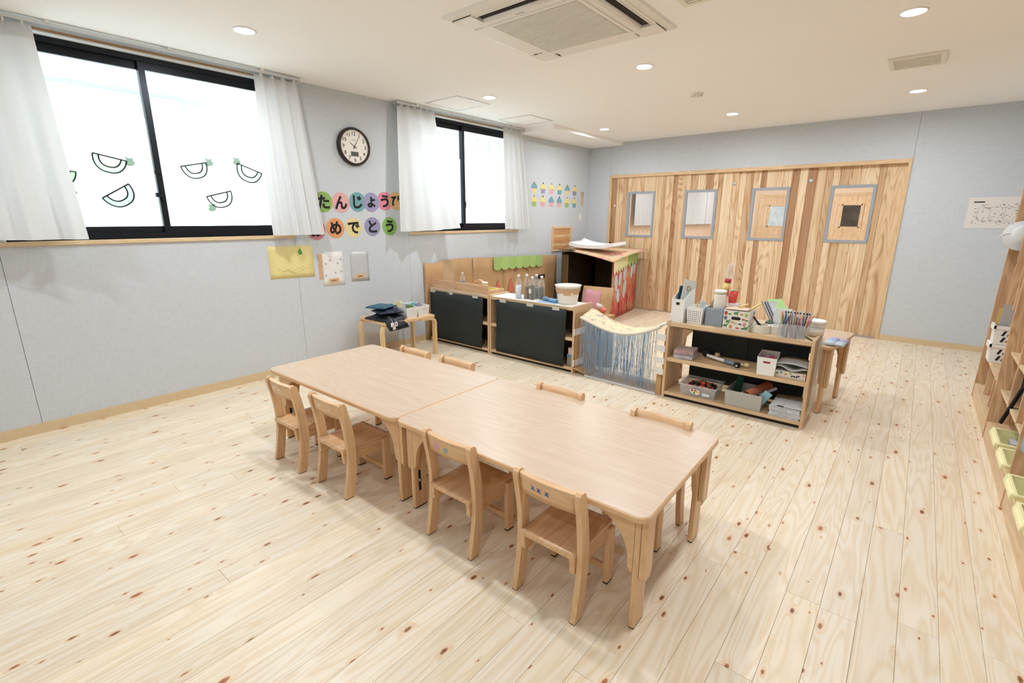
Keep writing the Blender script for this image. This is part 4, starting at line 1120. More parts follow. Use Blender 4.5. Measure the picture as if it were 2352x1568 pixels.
bottle('bottle peeking out at the back of the group', 1.425, 3.812, ZS, 0.238, 0.029, 0.45, (150,150,140), seed=4)
bottle('bottle of mossy bits with a white cap, rightmost', 1.505, 3.790, ZS, 0.228, 0.031, 0.52, (88,80,50), seed=5)
bottle('small bottle with blue water standing behind the left tray', 0.375, 3.83, ZS+0.0125, 0.165, 0.027, 0.40, (70,100,150), seed=6, group='drink bottles with contents')

bk = thing('paper_bucket', 'white tub with patches of tan tape on the bottle shelf', 'bucket', (1.822, 3.772, ZS))
MB().lathe([(0.085, 0.0), (0.092, 0.02), (0.102, 0.10), (0.116, 0.155), (0.126, 0.172), (0.121, 0.172), (0.110, 0.15), (0.096, 0.10), (0.086, 0.012)], 32, cap1=True).build('tub', M_offwhite, bk)
rb = random.Random(3)
for k in range(11):
    a0 = -2.9+k*0.30; zb = rb.uniform(0.085, 0.115); zt = 0.145
    def fn(u, v, a0=a0, zb=zb):
        z = zb+(zt-zb)*v; r_ = 0.1015+(0.018)*max(0, (z-0.09)/0.06); a = a0+0.34*u
        return (r_*1.012*math.cos(a), r_*1.012*math.sin(a), z)
    MB().grid(fn, 3, 3).build('tape_patch', M_tint, bk, color=srgb(222,176,128))
bt = thing('blue_toy_torch', 'blue toy cylinder with a ribbed grey head by the tub', 'toy', (1.64, 3.74, ZS+0.018), -0.25)
Mx = Matrix.Rotation(PI/2, 4, 'Y')
MB().lathe([(0.016, 0.0), (0.018, 0.005), (0.018, 0.09), (0.014, 0.10)], 16, M=Mx).build('handle', M_tintp, bt, color=srgb(120,186,230))
MB().lathe([(0.018, -0.09), (0.024, -0.08), (0.022, -0.04), (0.017, -0.03), (0.017, 0.0)], 16, M=Mx).build('head', M_tintp, bt, color=srgb(110,140,164))
sheet_on('blue_paper', 'blue and white paper under the blue toy on the shelf', 'paper', 1.55, 1.76, 3.655, 3.75, ZS, (150,186,220), 0.1)
sheet_on('white_paper', 'crumpled white paper left of the bottles', 'paper', 1.12, 1.23, 3.80, 3.87, ZS, (244,244,244), 0.5)
sheet_on('tan_board', 'tan card lying between the bottles and the tub', 'paper', 1.60, 1.71, 3.80, 3.90, ZS, (214,150,110), 0.2)

# things half seen inside the two wall-side shelves
rc = thing('red_cloth', 'dark red cloth hanging in the shelf behind the black sheet', 'cloth', (0.915, 3.80, 0.335))
MB().sheet(lambda u, v: (-0.03+0.05*u+0.01*math.sin(v*7), 0.02*math.sin(u*6+v*4), 0.24*v), 6, 8, 0.01).build('cloth', M_tint, rc, color=srgb(120,24,40))
tb = bottle('slim teal and white bottle on the bottom of the wall-side shelf', 0.91, 3.72, 0.052, 0.17, 0.022, 0.6, (40,110,110), seed=7, name='slim_bottle', group='toy bottles inside the shelves')
tb2 = bottle('dark toy bottle lying low behind the black sheet edge', 0.905, 3.80, 0.052, 0.15, 0.024, 0.7, (50,50,54), seed=8, name='slim_bottle', group='toy bottles inside the shelves')
pn = thing('toy_pan', 'dark toy pan on the middle board of the bottle shelf', 'toy pan', (1.955, 3.75, 0.334))
MB().lathe([(0.02, 0), (0.028, 0.03), (0.03, 0.03), (0.022, 0.004)], 18).build('pan_bowl', M_tintp, pn, color=srgb(60,44,40))
MB().box(-0.075, -0.024, -0.006, 0.006, 0.02, 0.028).build('pan_handle', M_tintp, pn, color=srgb(50,40,40))
pb = thing('pink_box', 'pale pink box on the middle board beside the tub shelf side', 'box', (1.948, 3.72, 0.16))
MB().box(-0.03, 0.03, -0.06, 0.06, 0.0, 0.055, bev=0.002).build('box_body', M_tintp, pb, color=srgb(226,194,186))
MB().box(-0.031, 0.031, -0.061, 0.061, 0.055, 0.062).build('box_lid', M_tintp, pb, color=srgb(232,206,198))
bb = thing('blue_book', 'blue picture book lying on the bottom board', 'book', (1.94, 3.74, 0.14))
MB().box(-0.035, 0.035, -0.08, 0.08, 0.0, 0.018).build('cover', M_tint, bb, color=srgb(96,160,206))
MB().box(-0.034, 0.036, -0.078, 0.078, 0.003, 0.015).build('pages', M_tint, bb, color=srgb(240,236,226))
st = thing('toy_bin', 'grey toy bin at the bottom right of the bottle shelf', 'bin', (1.94, 3.75, 0.052))
MB().box(-0.036, 0.036, -0.09, 0.09, 0, 0.086, bev=0.003).build('bin_body', M_tintp, st, color=srgb(150,146,142))

# ================================================================== CARDBOARD SCREEN ALONG THE WALL
cs_ = thing('cardboard_screen', 'long brown cardboard screen standing along the left wall', 'cardboard screen', (0.012, 4.9, 0))
prof = [(3.58,.895),(3.70,.880),(3.82,.898),(4.05,.912),(4.35,.902),(4.72,.890),(5.2,.875),(5.8,.856),(6.2,.836)]
def ztop(y):
    for (a, za), (b, zb) in zip(prof, prof[1:]):
        if a <= y <= b: return za+(zb-za)*(y-a)/(b-a)
    return prof[-1][1]
FOLD = [3.58, 3.95, 4.36, 4.95, 5.5, 6.2]
for a, b in zip(FOLD, FOLD[1:]):
    MB().sheet(lambda u, v, a=a, b=b: (0.006+0.012*math.sin(u*PI)*v, a+(b-a)*u-4.9, ztop(a+(b-a)*u)*v), 10, 6, 0.006).build('cardboard_leaf', M_card, cs_)
MB().box(0.016, 0.018, -1.05, -0.87, 0.62, 0.90).build('brown_tape', M_tint, cs_, color=srgb(206,172,124))
MB().prism([(-0.545, ztop(4.36)-0.002), (-0.515, ztop(4.38)-0.002), (-0.527, 0.70)], 'x', 0.020, 0.022).build('torn_strip', M_tint, cs_, color=srgb(222,190,146))
for y, s in ((-0.08, 0.9), (0.19, 1.0)):
    MB().prism([(y-0.06*s, 0.40), (y+0.06*s, 0.40), (y+0.05*s, 0.50), (y+0.0, 0.59), (y-0.05*s, 0.49)], 'x', 0.022, 0.024).build('red_paint_flame', M_tint, cs_, color=srgb(222,116,90))
for y in (0.28, 0.55):
    MB().prism([(y-0.06, 0.73), (y+0.01, 0.66), (y+0.04, 0.70), (y+0.05, 0.76)], 'x', 0.022, 0.024).build('red_paint_mark', M_tint, cs_, color=srgb(176,112,84))
MB().box(0.022, 0.024, 0.75, 0.98, 0.52, 0.575).build('dark_slit', M_dark, cs_)
gs = thing('green_scallop_trim', 'light green scalloped paper hung on the cardboard screen', 'paper trim', (0.052, 5.255, 0.70))
n = 7
for k in range(n):
    y0 = -0.535+1.07*k/n; w = 1.07/n
    zt = ztop(y0+5.255)-0.70+0.005; zb = 0.055-0.018*(k/n)
    P = [(y0, zt), (y0+w-0.001, zt-0.006)] + [(y0+w/2+w/2*math.cos(-a*PI/8), zb+0.04*math.sin(-a*PI/8)) for a in range(9)]
    MB().prism(P, 'x', 0.0, 0.0015).build('scallop', M_tint, gs, color=(lambda t: tuple(c*t for c in srgb(176,210,110)))(0.95+0.08*(k % 2)))

# ================================================================== PLAYHOUSE BOX
hs = thing('cardboard_playhouse', 'painted cardboard playhouse with red brick side and dark open front', 'cardboard house', (0.65, 6.5, 0))
def redpaint():
    m, nt, b = new_mat('red_painted_cardboard')
    v = coords(nt, (1, 1, 0.45), rnd=False)
    n1 = N(nt, 'ShaderNodeTexNoise', i_Scale=7.0, i_Detail=5.0, i_Roughness=0.65); L(nt, v, n1.inputs['Vector'])
    n2 = N(nt, 'ShaderNodeTexNoise', i_Scale=30.0, i_Detail=2.0); L(nt, v, n2.inputs['Vector'])
    f = math_(nt, 'ADD', math_(nt, 'MULTIPLY', n1.outputs[0], 0.8), math_(nt, 'MULTIPLY', n2.outputs[0], 0.2))
    c = ramp(nt, [(0.43, srgb(198,160,116)), (0.47, srgb(206,120,96)), (0.56, srgb(196,84,76)), (0.75, srgb(186,68,62))], f).outputs[0]
    L(nt, c, b.inputs['Base Color']); b.inputs['Roughness'].default_value = 0.85
    return m
M_red = redpaint()
# right wall (x near 1.05 at the front, 0.96 at the back), slightly skewed
def side(u, v): # u front->back
    x = 1.10+(0.965-1.10)*u - 0.03*(1-v)*0; y = 5.98+(6.99-5.98)*u
    z = (0.80+(0.92-0.80)*u)*v
    return (x-0.65, y-6.5, z)
MB().sheet(side, 8, 8, 0.008).build('painted_side', M_red, hs)
MB().sheet(lambda u, v: (1.085+(0.955-1.085)*u-0.65-0.006, 5.985+(6.98-5.985)*u-6.5, (0.795+(0.915-0.795)*u)*v), 4, 4, 0.004).build('side_lining', M_cardshade, hs)
MB().sheet(lambda u, v: (0.24-0.65, 6.02+0.98*u-6.5, 0.90*v), 4, 4, 0.008).build('wall_side', M_cardshade, hs)
MB().box(0.24-0.65, 0.96-0.65, 6.985-6.5, 6.993-6.5, 0, 0.92).build('back_side', M_cardshade, hs)
MB().sheet(lambda u, v: (0.244+0.17*u-0.65, 6.02-0.10*u*u-6.5, 0.87*v), 4, 2, 0.006).build('front_flap', cardboard('smeared_cardboard', srgb(116,92,62)), hs)
def paintroof():
    m, nt, b = new_mat('crayon_covered_card')
    v = coords(nt, (1, 1, 1), rnd=False)
    n1 = N(nt, 'ShaderNodeTexNoise', i_Scale=9.0, i_Detail=4.0, i_Distortion=1.0); L(nt, v, n1.inputs['Vector'])
    c = ramp(nt, [(0.36, srgb(160,176,160)), (0.42, srgb(216,184,140)), (0.55, srgb(220,190,146)), (0.60, srgb(226,120,120)), (0.68, srgb(232,150,150))], n1.outputs[0]).outputs[0]
    L(nt, c, b.inputs['Base Color']); b.inputs['Roughness'].default_value = 0.85
    return m
M_crayon = paintroof()
MB().sheet(lambda u, v: (0.23+(1.13-0.23)*u-0.65, 5.93+(7.0-5.93)*v-6.5, 0.945-0.02*u-0.115*(u**1.6)*(1-v)**1.6), 10, 8, 0.008).build('roof', M_crayon, hs)
MB().sheet(lambda u, v: (0.25+0.24*u-0.65, 5.99-0.12*v-6.5, 0.935+0.03*v), 3, 3, 0.006).build('roof_flap', M_card, hs)
rp = random.Random(11)
def scallops(par, name, y0, y1, k, x0, x1, zt0, zt1, dz, col):
    for j in range(k):
        a, b = j/k, (j+1)/k
        ya, yb = y0+(y1-y0)*a, y0+(y1-y0)*b; xa, xb = x0+(x1-x0)*a, x0+(x1-x0)*b
        za, zb = zt0+(zt1-zt0)*a, zt0+(zt1-zt0)*b
        jit = rp.uniform(-0.02, 0.02)
        mb = MB(); P = [(xa, ya, za), (xb, yb, zb), (xb+0.004, yb, zb-dz*0.75), (xb+0.006, yb*0.75+ya*0.25, zb-dz-jit), (xa+0.006, yb*0.25+ya*0.75, za-dz+jit*0.5), (xa+0.004, ya, za-dz*0.75)]
        Q = [(p[0]+0.002, p[1], p[2]) for p in P]; n_ = len(P)
        mb.add(P+Q, [list(range(n_)), list(range(n_, 2*n_))[::-1]]+[(i, (i+1) % n_, n_+(i+1) % n_, n_+i)[::-1] for i in range(n_)])
        mb.build(name, M_tint, par, color=srgb(*col))
scallops(hs, 'cream_trim', 5.985-6.5, 6.55-6.5, 6, 1.112-0.65, 1.035-0.65, 0.815, 0.885, 0.19, (244,232,168))
scallops(hs, 'green_trim', 6.55-6.5, 6.98-6.5, 3, 1.036-0.65, 0.98-0.65, 0.89, 0.93, 0.20, (172,206,110))
def petal(y, z, w, h, tilt, col=(214,216,222)):
    # lies on the painted side
    u = (y-5.98)/1.01; x = 1.10-0.135*u+0.006
    M = Matrix.Translation((x-0.65, y-6.5, z)) @ Matrix.Rotation(-math.atan2(0.135, 1.01)*-1, 4, 'Z') @ Matrix.Rotation(math.radians(tilt), 4, 'X')
    MB().prism([(-w*0.2, h/2), (w*0.35, h/2), (w/2, 0.1*h), (w*0.25, -h/2), (-w*0.3, -h*0.42), (-w/2, 0.1*h)], 'x', 0, 0.003).xf(M).build('paper_petal', M_tint, hs, color=srgb(*col))
for y, z, w, h, t in ((6.12,0.50,0.13,0.24,10),(6.27,0.55,0.11,0.20,-12),(6.46,0.62,0.14,0.22,-6),(6.47,0.38,0.13,0.26,-8),(6.22,0.31,0.14,0.20,18),(6.76,0.62,0.12,0.22,-10),(6.88,0.66,0.09,0.20,-6)):
    petal(y, z, w, h, t)
for y in (6.28, 6.62):
    u = (y-5.98)/1.01
    MB().box(1.10-0.135*u+0.005-0.65, 1.10-0.135*u+0.007-0.65, y-6.5, y+0.012-6.5, 0.02, 0.30).build('cut_slit', M_dark, hs)
# foam tray on the roof
ft = thing('foam_sheet', 'curled white foam sheet lying on the playhouse roof', 'foam sheet', (0.66, 6.28, 0.957), 0.0)
MB().sheet(lambda u, v: (-0.36+0.70*u, -0.18+0.42*v, 0.030+0.055*(abs(2*u-1)**2.5)*(0.7+0.3*v)+0.05*max(0, v-0.75)*3*(1-u)), 14, 8, 0.045).build('foam', plain('white_foam', srgb(242,242,240), 0.6, 0.02, 40), ft)
MB().box(0.20, 0.25, -0.172, -0.130, 0.078, 0.081).build('tape_patch', M_tint, ft, color=srgb(222,178,120))
# loose card sheet and spray bottle at the open front
lc_ = thing('painted_card_sheet', 'brown card with pink paint leaning in front of the playhouse', 'cardboard sheet', (1.06, 5.55, 0.0), 0.1)
MB().sheet(lambda u, v: (-0.20+0.42*u+0.02*v*u, 0.13*v, 0.50*v), 3, 3, 0.006).build('card', M_card, lc_)
MB().sheet(lambda u, v: (-0.17+0.24*u, 0.13*(0.45+0.45*v)-0.006+0.0, 0.50*(0.45+0.45*v)+0.05*math.sin(u*7)*0.3), 5, 3, 0.001).build('pink_paint', M_tint, lc_, color=srgb(222,150,160))
dk = thing('drink_bottle', 'orange and white bottle lying tilted behind the string curtain', 'bottle', (2.085, 4.015, 0.506))
Mq = Matrix.Translation((0, 0, 0.024)) @ Matrix.Rotation(-0.95, 4, 'Y')
MB().lathe([(0.026, 0.0), (0.028, 0.006), (0.028, 0.05)], 18, M=Mq).build('orange_band', M_tintp, dk, color=srgb(240,110,80))
MB().lathe([(0.028, 0.05), (0.028, 0.08), (0.014, 0.105), (0.012, 0.115)], 18, M=Mq).build('white_neck', M_tintp, dk, color=srgb(236,214,206))
lb_ = thing('cardboard_carton', 'tall brown carton behind the string curtain under the orange bottle', 'box', (2.085, 4.02, 0.0))
MB().box(-0.075, 0.075, -0.05, 0.05, 0, 0.504, bev=0.002).build('box_body', M_card, lb_)
MB().box(-0.01, 0.03, -0.0508, -0.0502, 0.0, 0.504).build('box_tape', M_masktape, lb_)

# ================================================================== STRING CURTAIN BETWEEN THE SHELVES
sg = thing('string_doorway', 'cardboard frame with a sagging scribbled canopy and blue strings', 'cardboard doorway', (2.43, 3.75, 0))
OX, OY = 2.43, 3.75
MB().box(2.004-OX, 2.012-OX, 3.64-OY, 3.90-OY, 0.0, 0.56).box(2.012-OX, 2.075-OX, 3.885-OY, 3.892-OY, 0.0, 0.56).build('side_wall', M_card, sg)
MB().sheet(lambda u, v: (2.012-OX+0.14*u, 3.60-OY+0.20*v+0.03*u, 0.008+0.05*(1-u)), 4, 4, 0.006).build('floor_flap', M_card, sg)
MB().box(2.840-OX, 2.850-OX, 3.62-OY, 3.88-OY, 0.0, 0.55).box(2.800-OX, 2.842-OX, 3.612-OY, 3.618-OY, 0.0, 0.17).build('side_wall', M_card, sg)
for z in (0.36, 0.07):
    MB().box(2.0125-OX, 2.0145-OX, 3.632-OY, 3.78-OY, z, z+0.06).box(1.999-OX, 2.0145-OX, 3.6165-OY, 3.6185-OY, z, z+0.06).build('white_tape', M_tint, sg, color=srgb(236,232,222))
for z in (0.46, 0.37, 0.27, 0.18): MB().box(2.79-OX, 2.866-OX, 3.578-OY, 3.5805-OY, z, z+0.05).build('white_tape', M_tint, sg, color=srgb(238,236,228))
def canopy_z(u):   # sag of the canopy from left to right
    return 0.548 - 0.105*math.sin(PI*min(1, u*0.80+0.06))**1.3 + 0.04*u**3
def canopy(u, v):
    x = 2.065+(2.80-2.065)*u
    return (x-OX, 3.615+0.20*v-OY, canopy_z(u)+0.045*v*(1-u)**1.5+0.012*v)
def canopy_mat():
    m, nt, b = new_mat('scribbled_paper')
    v = coords(nt, (1, 2.2, 1), rnd=False)
    n1 = N(nt, 'ShaderNodeTexNoise', i_Scale=14.0, i_Detail=6.0, i_Roughness=0.8, i_Distortion=1.5); L(nt, v, n1.inputs['Vector'])
    c = ramp(nt, [(0.40, srgb(110,116,110)), (0.46, srgb(226,206,170)), (0.62, srgb(232,212,176)), (0.68, srgb(226,180,160))], n1.outputs[0]).outputs[0]
    L(nt, c, b.inputs['Base Color']); b.inputs['Roughness'].default_value = 0.85
    return m
MB().sheet(canopy, 20, 6, 0.005).build('canopy', canopy_mat(), sg)
MB().tube([canopy(u/20, 0) for u in range(21)], 0.012, 8).build('front_rod', M_tint, sg, color=srgb(236,222,196))
MB().tube([(2.79-OX, 3.63-OY, 0.565), (2.84-OX, 3.64-OY, 0.590)], 0.011, 10).build('white_rod', M_white, sg)
mb = MB(); rs_ = random.Random(8)
for k in range(330):
    u = rs_.choice((0.16, 0.30, 0.44, 0.58, 0.74, 0.84, 0.95))*0.35+0.65*rs_.random() if rs_.random() < 0.5 else rs_.random()
    u = 0.02+0.96*u
    p = canopy(u, 0); ln = 0.40+rs_.uniform(-0.06, 0.06); ln = min(ln+0.06*math.sin(u*9), p[2]-0.03)
    dx = rs_.uniform(-0.02, 0.02); dy = rs_.uniform(-0.02, 0.006); ph = rs_.random()*6; w = rs_.uniform(0.001, 0.005)
    pts = [(p[0]+dx*t*t+w*math.sin(ph+t*7), p[1]-0.006+dy*t, p[2]-ln*t) for t in [j/7 for j in range(8)]]
    mb.tube(pts, 0.0013, 4)
mb.build('blue_strings', M_tint, sg, color=srgb(150,186,214), kind='stuff')
mt = thing('speckled_mat', 'speckled grey mat under the blue string curtain', 'mat', (2.47, 3.76, 0.0), -0.05)
def speck():
    m, nt, b = new_mat('speckled_carpet')
    v = coords(nt, rnd=False)
    n1 = N(nt, 'ShaderNodeTexVoronoi', i_Scale=90.0); L(nt, v, n1.inputs['Vector'])
    n2 = N(nt, 'ShaderNodeTexNoise', i_Scale=40.0, i_Detail=3.0); L(nt, v, n2.inputs['Vector'])
    c = mix(nt, math_(nt, 'MULTIPLY', math_(nt, 'GREATER_THAN', n2.outputs[0], 0.55), 0.5), srgb(186,170,156), n1.outputs['Color'])
    c = mix(nt, 0.55, c, srgb(170,158,148))
    L(nt, c, b.inputs['Base Color']); b.inputs['Roughness'].default_value = 0.95
    return m
MB().box(-0.34, 0.33, -0.145, 0.15, 0, 0.006).build('mat_pile', speck(), mt)
MB().box(-0.34, 0.35, -0.162, -0.147, 0, 0.016, bev=0.003).build('front_strip', M_tint, mt, color=srgb(226,226,226))
# ================================================================== CRAFT SUPPLIES ON TOP OF THE OPEN SHELF
ZT = SH+0.001
def open_box(mb, w, d, h, t=0.003, taper=0.0, mi=0):
    """open box, origin at base centre; taper = how much wider it is at the top"""
    a, b = w/2, d/2; A, B = a+taper, b+taper
    o = [(-a,-b,0),(a,-b,0),(a,b,0),(-a,b,0),(-A,-B,h),(A,-B,h),(A,B,h),(-A,B,h)]
    i = [(-a+t,-b+t,t),(a-t,-b+t,t),(a-t,b-t,t),(-a+t,b-t,t),(-A+t,-B+t,h),(A-t,-B+t,h),(A-t,B-t,h),(-A+t,B-t,h)]
    f = [(3,2,1,0)] + [(k,(k+1)%4,4+(k+1)%4,4+k) for k in range(4)] + [(8,9,10,11)] + [(8+k,12+k,12+(k+1)%4,8+(k+1)%4) for k in range(4)] + [(4+k,4+(k+1)%4,12+(k+1)%4,12+k) for k in range(4)]
    return mb.add(o+i, f, mi)
def holes(mb, w, z0, z1, nx, nz, y, s=0.004, taper=0.0, h=1.0):
    for i in range(nx):
        for j in range(nz):
            z = z0+(z1-z0)*j/(nz-1); x = (-w/2+w*i/(nx-1))
            yy = y-taper*z/h
            mb.box(x-s/2, x+s/2, yy-0.0008, yy+0.001, z-s/2, z+s/2)
# white magazine file
fb = thing('magazine_file', 'white file box at the left end of the craft shelf', 'file box', (2.924, 3.70, ZT))
mb = MB()
P = [(-0.09, 0), (0.13, 0), (0.13, 0.245), (0.06, 0.235), (-0.09, 0.178)]
for x in (-0.048, 0.045): mb.prism(P, 'x', x, x+0.003)
mb.box(-0.045, 0.045, -0.09, -0.087, 0, 0.178).box(-0.045, 0.045, 0.127, 0.13, 0, 0.24).box(-0.045, 0.045, -0.087, 0.127, 0, 0.003)
mb.build('file_body', M_white, fb)
MB().prism(rrect(0.028, 0.02, 0.006, 3, 0.0, 0.145), 'y', -0.0912, -0.0905).build('finger_hole', M_dark, fb)
def flat(name, label, cat, loc, w, h, t, rot, col, mat=None, group=None):
    o = MB().box(-w/2, w/2, -t/2, t/2, 0, h).build(name, mat or M_tint, loc=loc, color=srgb(*col), label=label, cat=cat, group=group)
    o.rotation_euler = rot
    return o
flat('clipboard', 'pale clipboard leaning out of the white file box', 'clipboard', (2.925, 3.715, ZT+0.006), 0.13, 0.31, 0.004, (0.0, 0.20, 1.15), (222,226,220), group='boards in the file box')
flat('clipboard', 'dark teal clipboard leaning out of the white file box', 'clipboard', (2.906, 3.705, ZT+0.006), 0.12, 0.26, 0.004, (0.0, 0.16, 1.2), (52,78,88), group='boards in the file box')
sc_ = thing('scissors', 'scissors with tan handles stuck in the white file box', 'scissors', (2.904, 3.74, ZT+0.006))
MB().box(-0.004, 0.004, -0.001, 0.001, 0, 0.22).xf(Matrix.Rotation(0.12, 4, 'Y')).build('blade', M_steel, sc_)
for k, x in enumerate((0.02, 0.045)):
    MB().tube([(x+0.013*math.cos(a*PI/5), 0, 0.243+0.018*math.sin(a*PI/5)) for a in range(11)], 0.0035, 6).build('finger_loop', M_tintp, sc_, color=srgb(*((190,150,90) if k else (60,50,44))))
# white basket with holes
wb_ = thing('perforated_basket', 'white perforated basket holding pens beside the file box', 'basket', (3.047, 3.725, ZT))
open_box(MB(), 0.105, 0.17, 0.125, 0.003, 0.008).build('basket_body', M_white, wb_)
mb = MB(); holes(mb, 0.085, 0.02, 0.095, 7, 6, -0.085, 0.0055, 0.008, 0.125); mb.build('hole_pattern', M_dark, wb_, kind='stuff')
MB().box(-0.062, 0.062, -0.0945, -0.0905, 0.116, 0.127).build('rim', M_white, wb_)
def stick(name, label, cat, x, y, z, ln, r_, tx, ty, col, group, mat=None):
    o = MB().lathe([(r_, 0), (r_, ln*0.9), (r_*0.4, ln)], 8).build(name, mat or M_tintp, loc=(x, y, z), color=srgb(*col), label=label, cat=cat, group=group)
    o.rotation_euler = (ty, tx, 0); return o
stick('marker_pen', 'white marker pen standing in the perforated basket', 'pen', 3.055, 3.72, ZT+0.005, 0.20, 0.006, 0.05, 0.0, (236,236,236), 'pens in the basket')
stick('yellow_pen', 'yellow pen standing in the perforated basket', 'pen', 3.045, 3.70, ZT+0.005, 0.16, 0.005, 0.0, 0.05, (242,206,70), 'pens in the basket')
flat('printed_card', 'white printed card standing in the perforated basket', 'card', (3.068, 3.745, ZT+0.005), 0.045, 0.16, 0.002, (0.05, 0, 0), (230,234,238))
# grey fabric box with the can
gb = thing('grey_box', 'square blue-grey box in the middle of the craft shelf', 'box', (3.182, 3.722, ZT))
open_box(MB(), 0.122, 0.125, 0.135, 0.004, 0.002).build('box_body', M_tintp, gb, color=srgb(150,166,178))
MB().box(-0.045, 0.045, -0.0668, -0.0645, 0.118, 0.134).build('front_lip', M_tintp, gb, color=srgb(166,180,190))
cn = thing('lidded_can', 'pale ribbed canister standing in the grey box', 'canister', (3.193, 3.725, ZT+0.10))
MB().lathe([(0.041, 0.0)] + [(0.041+(0.0012 if k % 2 else 0), 0.004+0.012*k) for k in range(11)] + [(0.041, 0.135)], 28).build('can_body', M_offwhite, cn)
MB().lathe([(0.0425, 0.137), (0.0425, 0.142)], 28).build('green_band', M_tintp, cn, color=srgb(196,206,110))
MB().lathe([(0.043, 0.142), (0.044, 0.158), (0.040, 0.161)], 28).build('lid', M_white, cn)
MB().lathe([(0.036, -0.094), (0.036, 0.0)], 16).build('base_support', M_tintp, cn, color=srgb(150,166,178))
flat('brown_board', 'sloping brown card behind the lidded canister', 'card', (3.115, 3.765, ZT+0.005), 0.08, 0.26, 0.003, (0.0, 0.33, 0.35), (206,176,140))
sk = thing('shaker_bottle', 'handmade shaker of two clear bottles joined with yellow and red tape', 'shaker', (3.172, 3.835, ZT), 0)
Ms = Matrix.Rotation(0.10, 4, 'Y')
MB().lathe([(0.03, 0.0), (0.032, 0.01), (0.032, 0.18), (0.022, 0.24)], 18, M=Ms).build('lower_bottle', M_clear, sk)
MB().lathe([(0.024, 0.235), (0.021, 0.31)], 18, M=Ms).build('yellow_tape', M_tint, sk, color=srgb(244,220,110))
MB().lathe([(0.0235, 0.31), (0.0235, 0.338)], 18, M=Ms).build('red_tape', M_tintp, sk, color=srgb(206,40,44))
MB().lathe([(0.022, 0.338), (0.028, 0.36), (0.028, 0.395), (0.022, 0.405), (0.024, 0.435), (0.018, 0.45)], 18, M=Ms).build('upper_bottle', M_clear, sk)
rcup = thing('red_pitcher', 'translucent red cup behind the canister', 'cup', (3.262, 3.80, ZT))
MB().lathe([(0.022, 0.12), (0.036, 0.25), (0.034, 0.25), (0.020, 0.124)], 20).build('cup_body', clear_mat('red_clear_plastic', srgb(236,96,84), 0.6, 0.2), rcup)
MB().lathe([(0.03, 0.0), (0.03, 0.12)], 16).build('cup_stand', M_white, rcup)
MB().tube([(-0.03, 0, 0.24), (0.0, 0, 0.262)], 0.007, 6).build('teal_stick', M_tintp, rcup, color=srgb(150,206,200))
flat('patterned_card', 'small patterned card box behind the printed animal box', 'box', (3.285, 3.775, ZT), 0.07, 0.165, 0.05, (0, 0, 0), (226,224,220))
# printed animal box
db = thing('printed_box', 'white cardboard box printed with colourful dinosaurs and shapes', 'box', (3.352, 3.685, ZT))
open_box(MB(), 0.172, 0.17, 0.142, 0.003, 0.0).build('box_body', M_tint, db, color=srgb(242,236,222))
MB().prism(rrect(0.062, 0.022, 0.0105, 5, 0.0, 0.088), 'y', -0.0862, -0.0853).build('hand_hole', M_dark, db)
rq = random.Random(5)
PC = [(206,70,70),(90,150,80),(90,130,190),(226,150,80),(180,200,90),(120,100,160),(230,150,150)]
dino = [(-0.016,0.004),(-0.006,0.010),(0.004,0.008),(0.010,0.016),(0.018,0.014),(0.012,0.004),(0.008,-0.004),(0.010,-0.014),(0.004,-0.014),(0.0,-0.006),(-0.006,-0.014),(-0.010,-0.006),(-0.020,-0.010)]
spots = [(-0.07,0.12,1),(-0.045,0.115,0),(0.0,0.125,2),(0.035,0.12,0),(0.066,0.118,1),(-0.07,0.085,1),(-0.05,0.06,2),(0.05,0.085,0),(0.072,0.08,0),(-0.065,0.03,2),(-0.03,0.025,1),(0.0,0.05,0),(0.03,0.05,0),(0.06,0.05,1),(0.015,0.02,0),(0.05,0.02,0),(0.072,0.025,2),(-0.02,0.058,0)]
for k, (x, z, t) in enumerate(spots):
    c = PC[k % 7] if t != 2 else (96,150,84)
    P = [(x+p[0], z+p[1]) for p in dino] if t == 2 else ([(x+0.013*math.cos(a*PI/6)*(1.0 if a % 2 else 0.7), z+0.015*math.sin(a*PI/6)) for a in range(12)] if t == 1 else circ(0.012, 12, x, z, ry=0.006))
    MB().prism(P, 'y', -0.0858, -0.0852).build('printed_shape', M_tint, db, color=srgb(*c))
for k in range(9):
    yy = rq.uniform(-0.07, 0.07); z = rq.uniform(0.02, 0.125)
    MB().prism(circ(0.011, 10, yy, z, ry=0.008), 'x', 0.0861, 0.0866).build('printed_shape', M_tint, db, color=srgb(*PC[k % 7]))
lid_ = flat('peach_paper', 'sheet of peach paper lying over the printed box', 'paper', (3.33, 3.70, ZT+0.143), 0.15, 0.002, 0.12, (0, 0, 0.1), (240,206,178))
def bar(name, label, cat, p, q, r_, col, group=None, mat=None):
    p = Vector(p); q = Vector(q)
    return MB().tube([(0, 0, 0), (q-p)[:]], r_, 8).build(name, mat or M_tintp, loc=p[:], color=srgb(*col), label=label, cat=cat, group=group)
bar('yellow_strip', 'yellow paper strip poking out of the printed box to the right', 'paper strip', (3.40, 3.69, ZT+0.13), (3.475, 3.74, ZT+0.195), 0.006, (244,220,110), 'yellow strips')
bar('yellow_strip', 'short yellow paper strip lying across the printed box', 'paper strip', (3.33, 3.72, ZT+0.150), (3.385, 3.76, ZT+0.172), 0.008, (240,214,110), 'yellow strips')
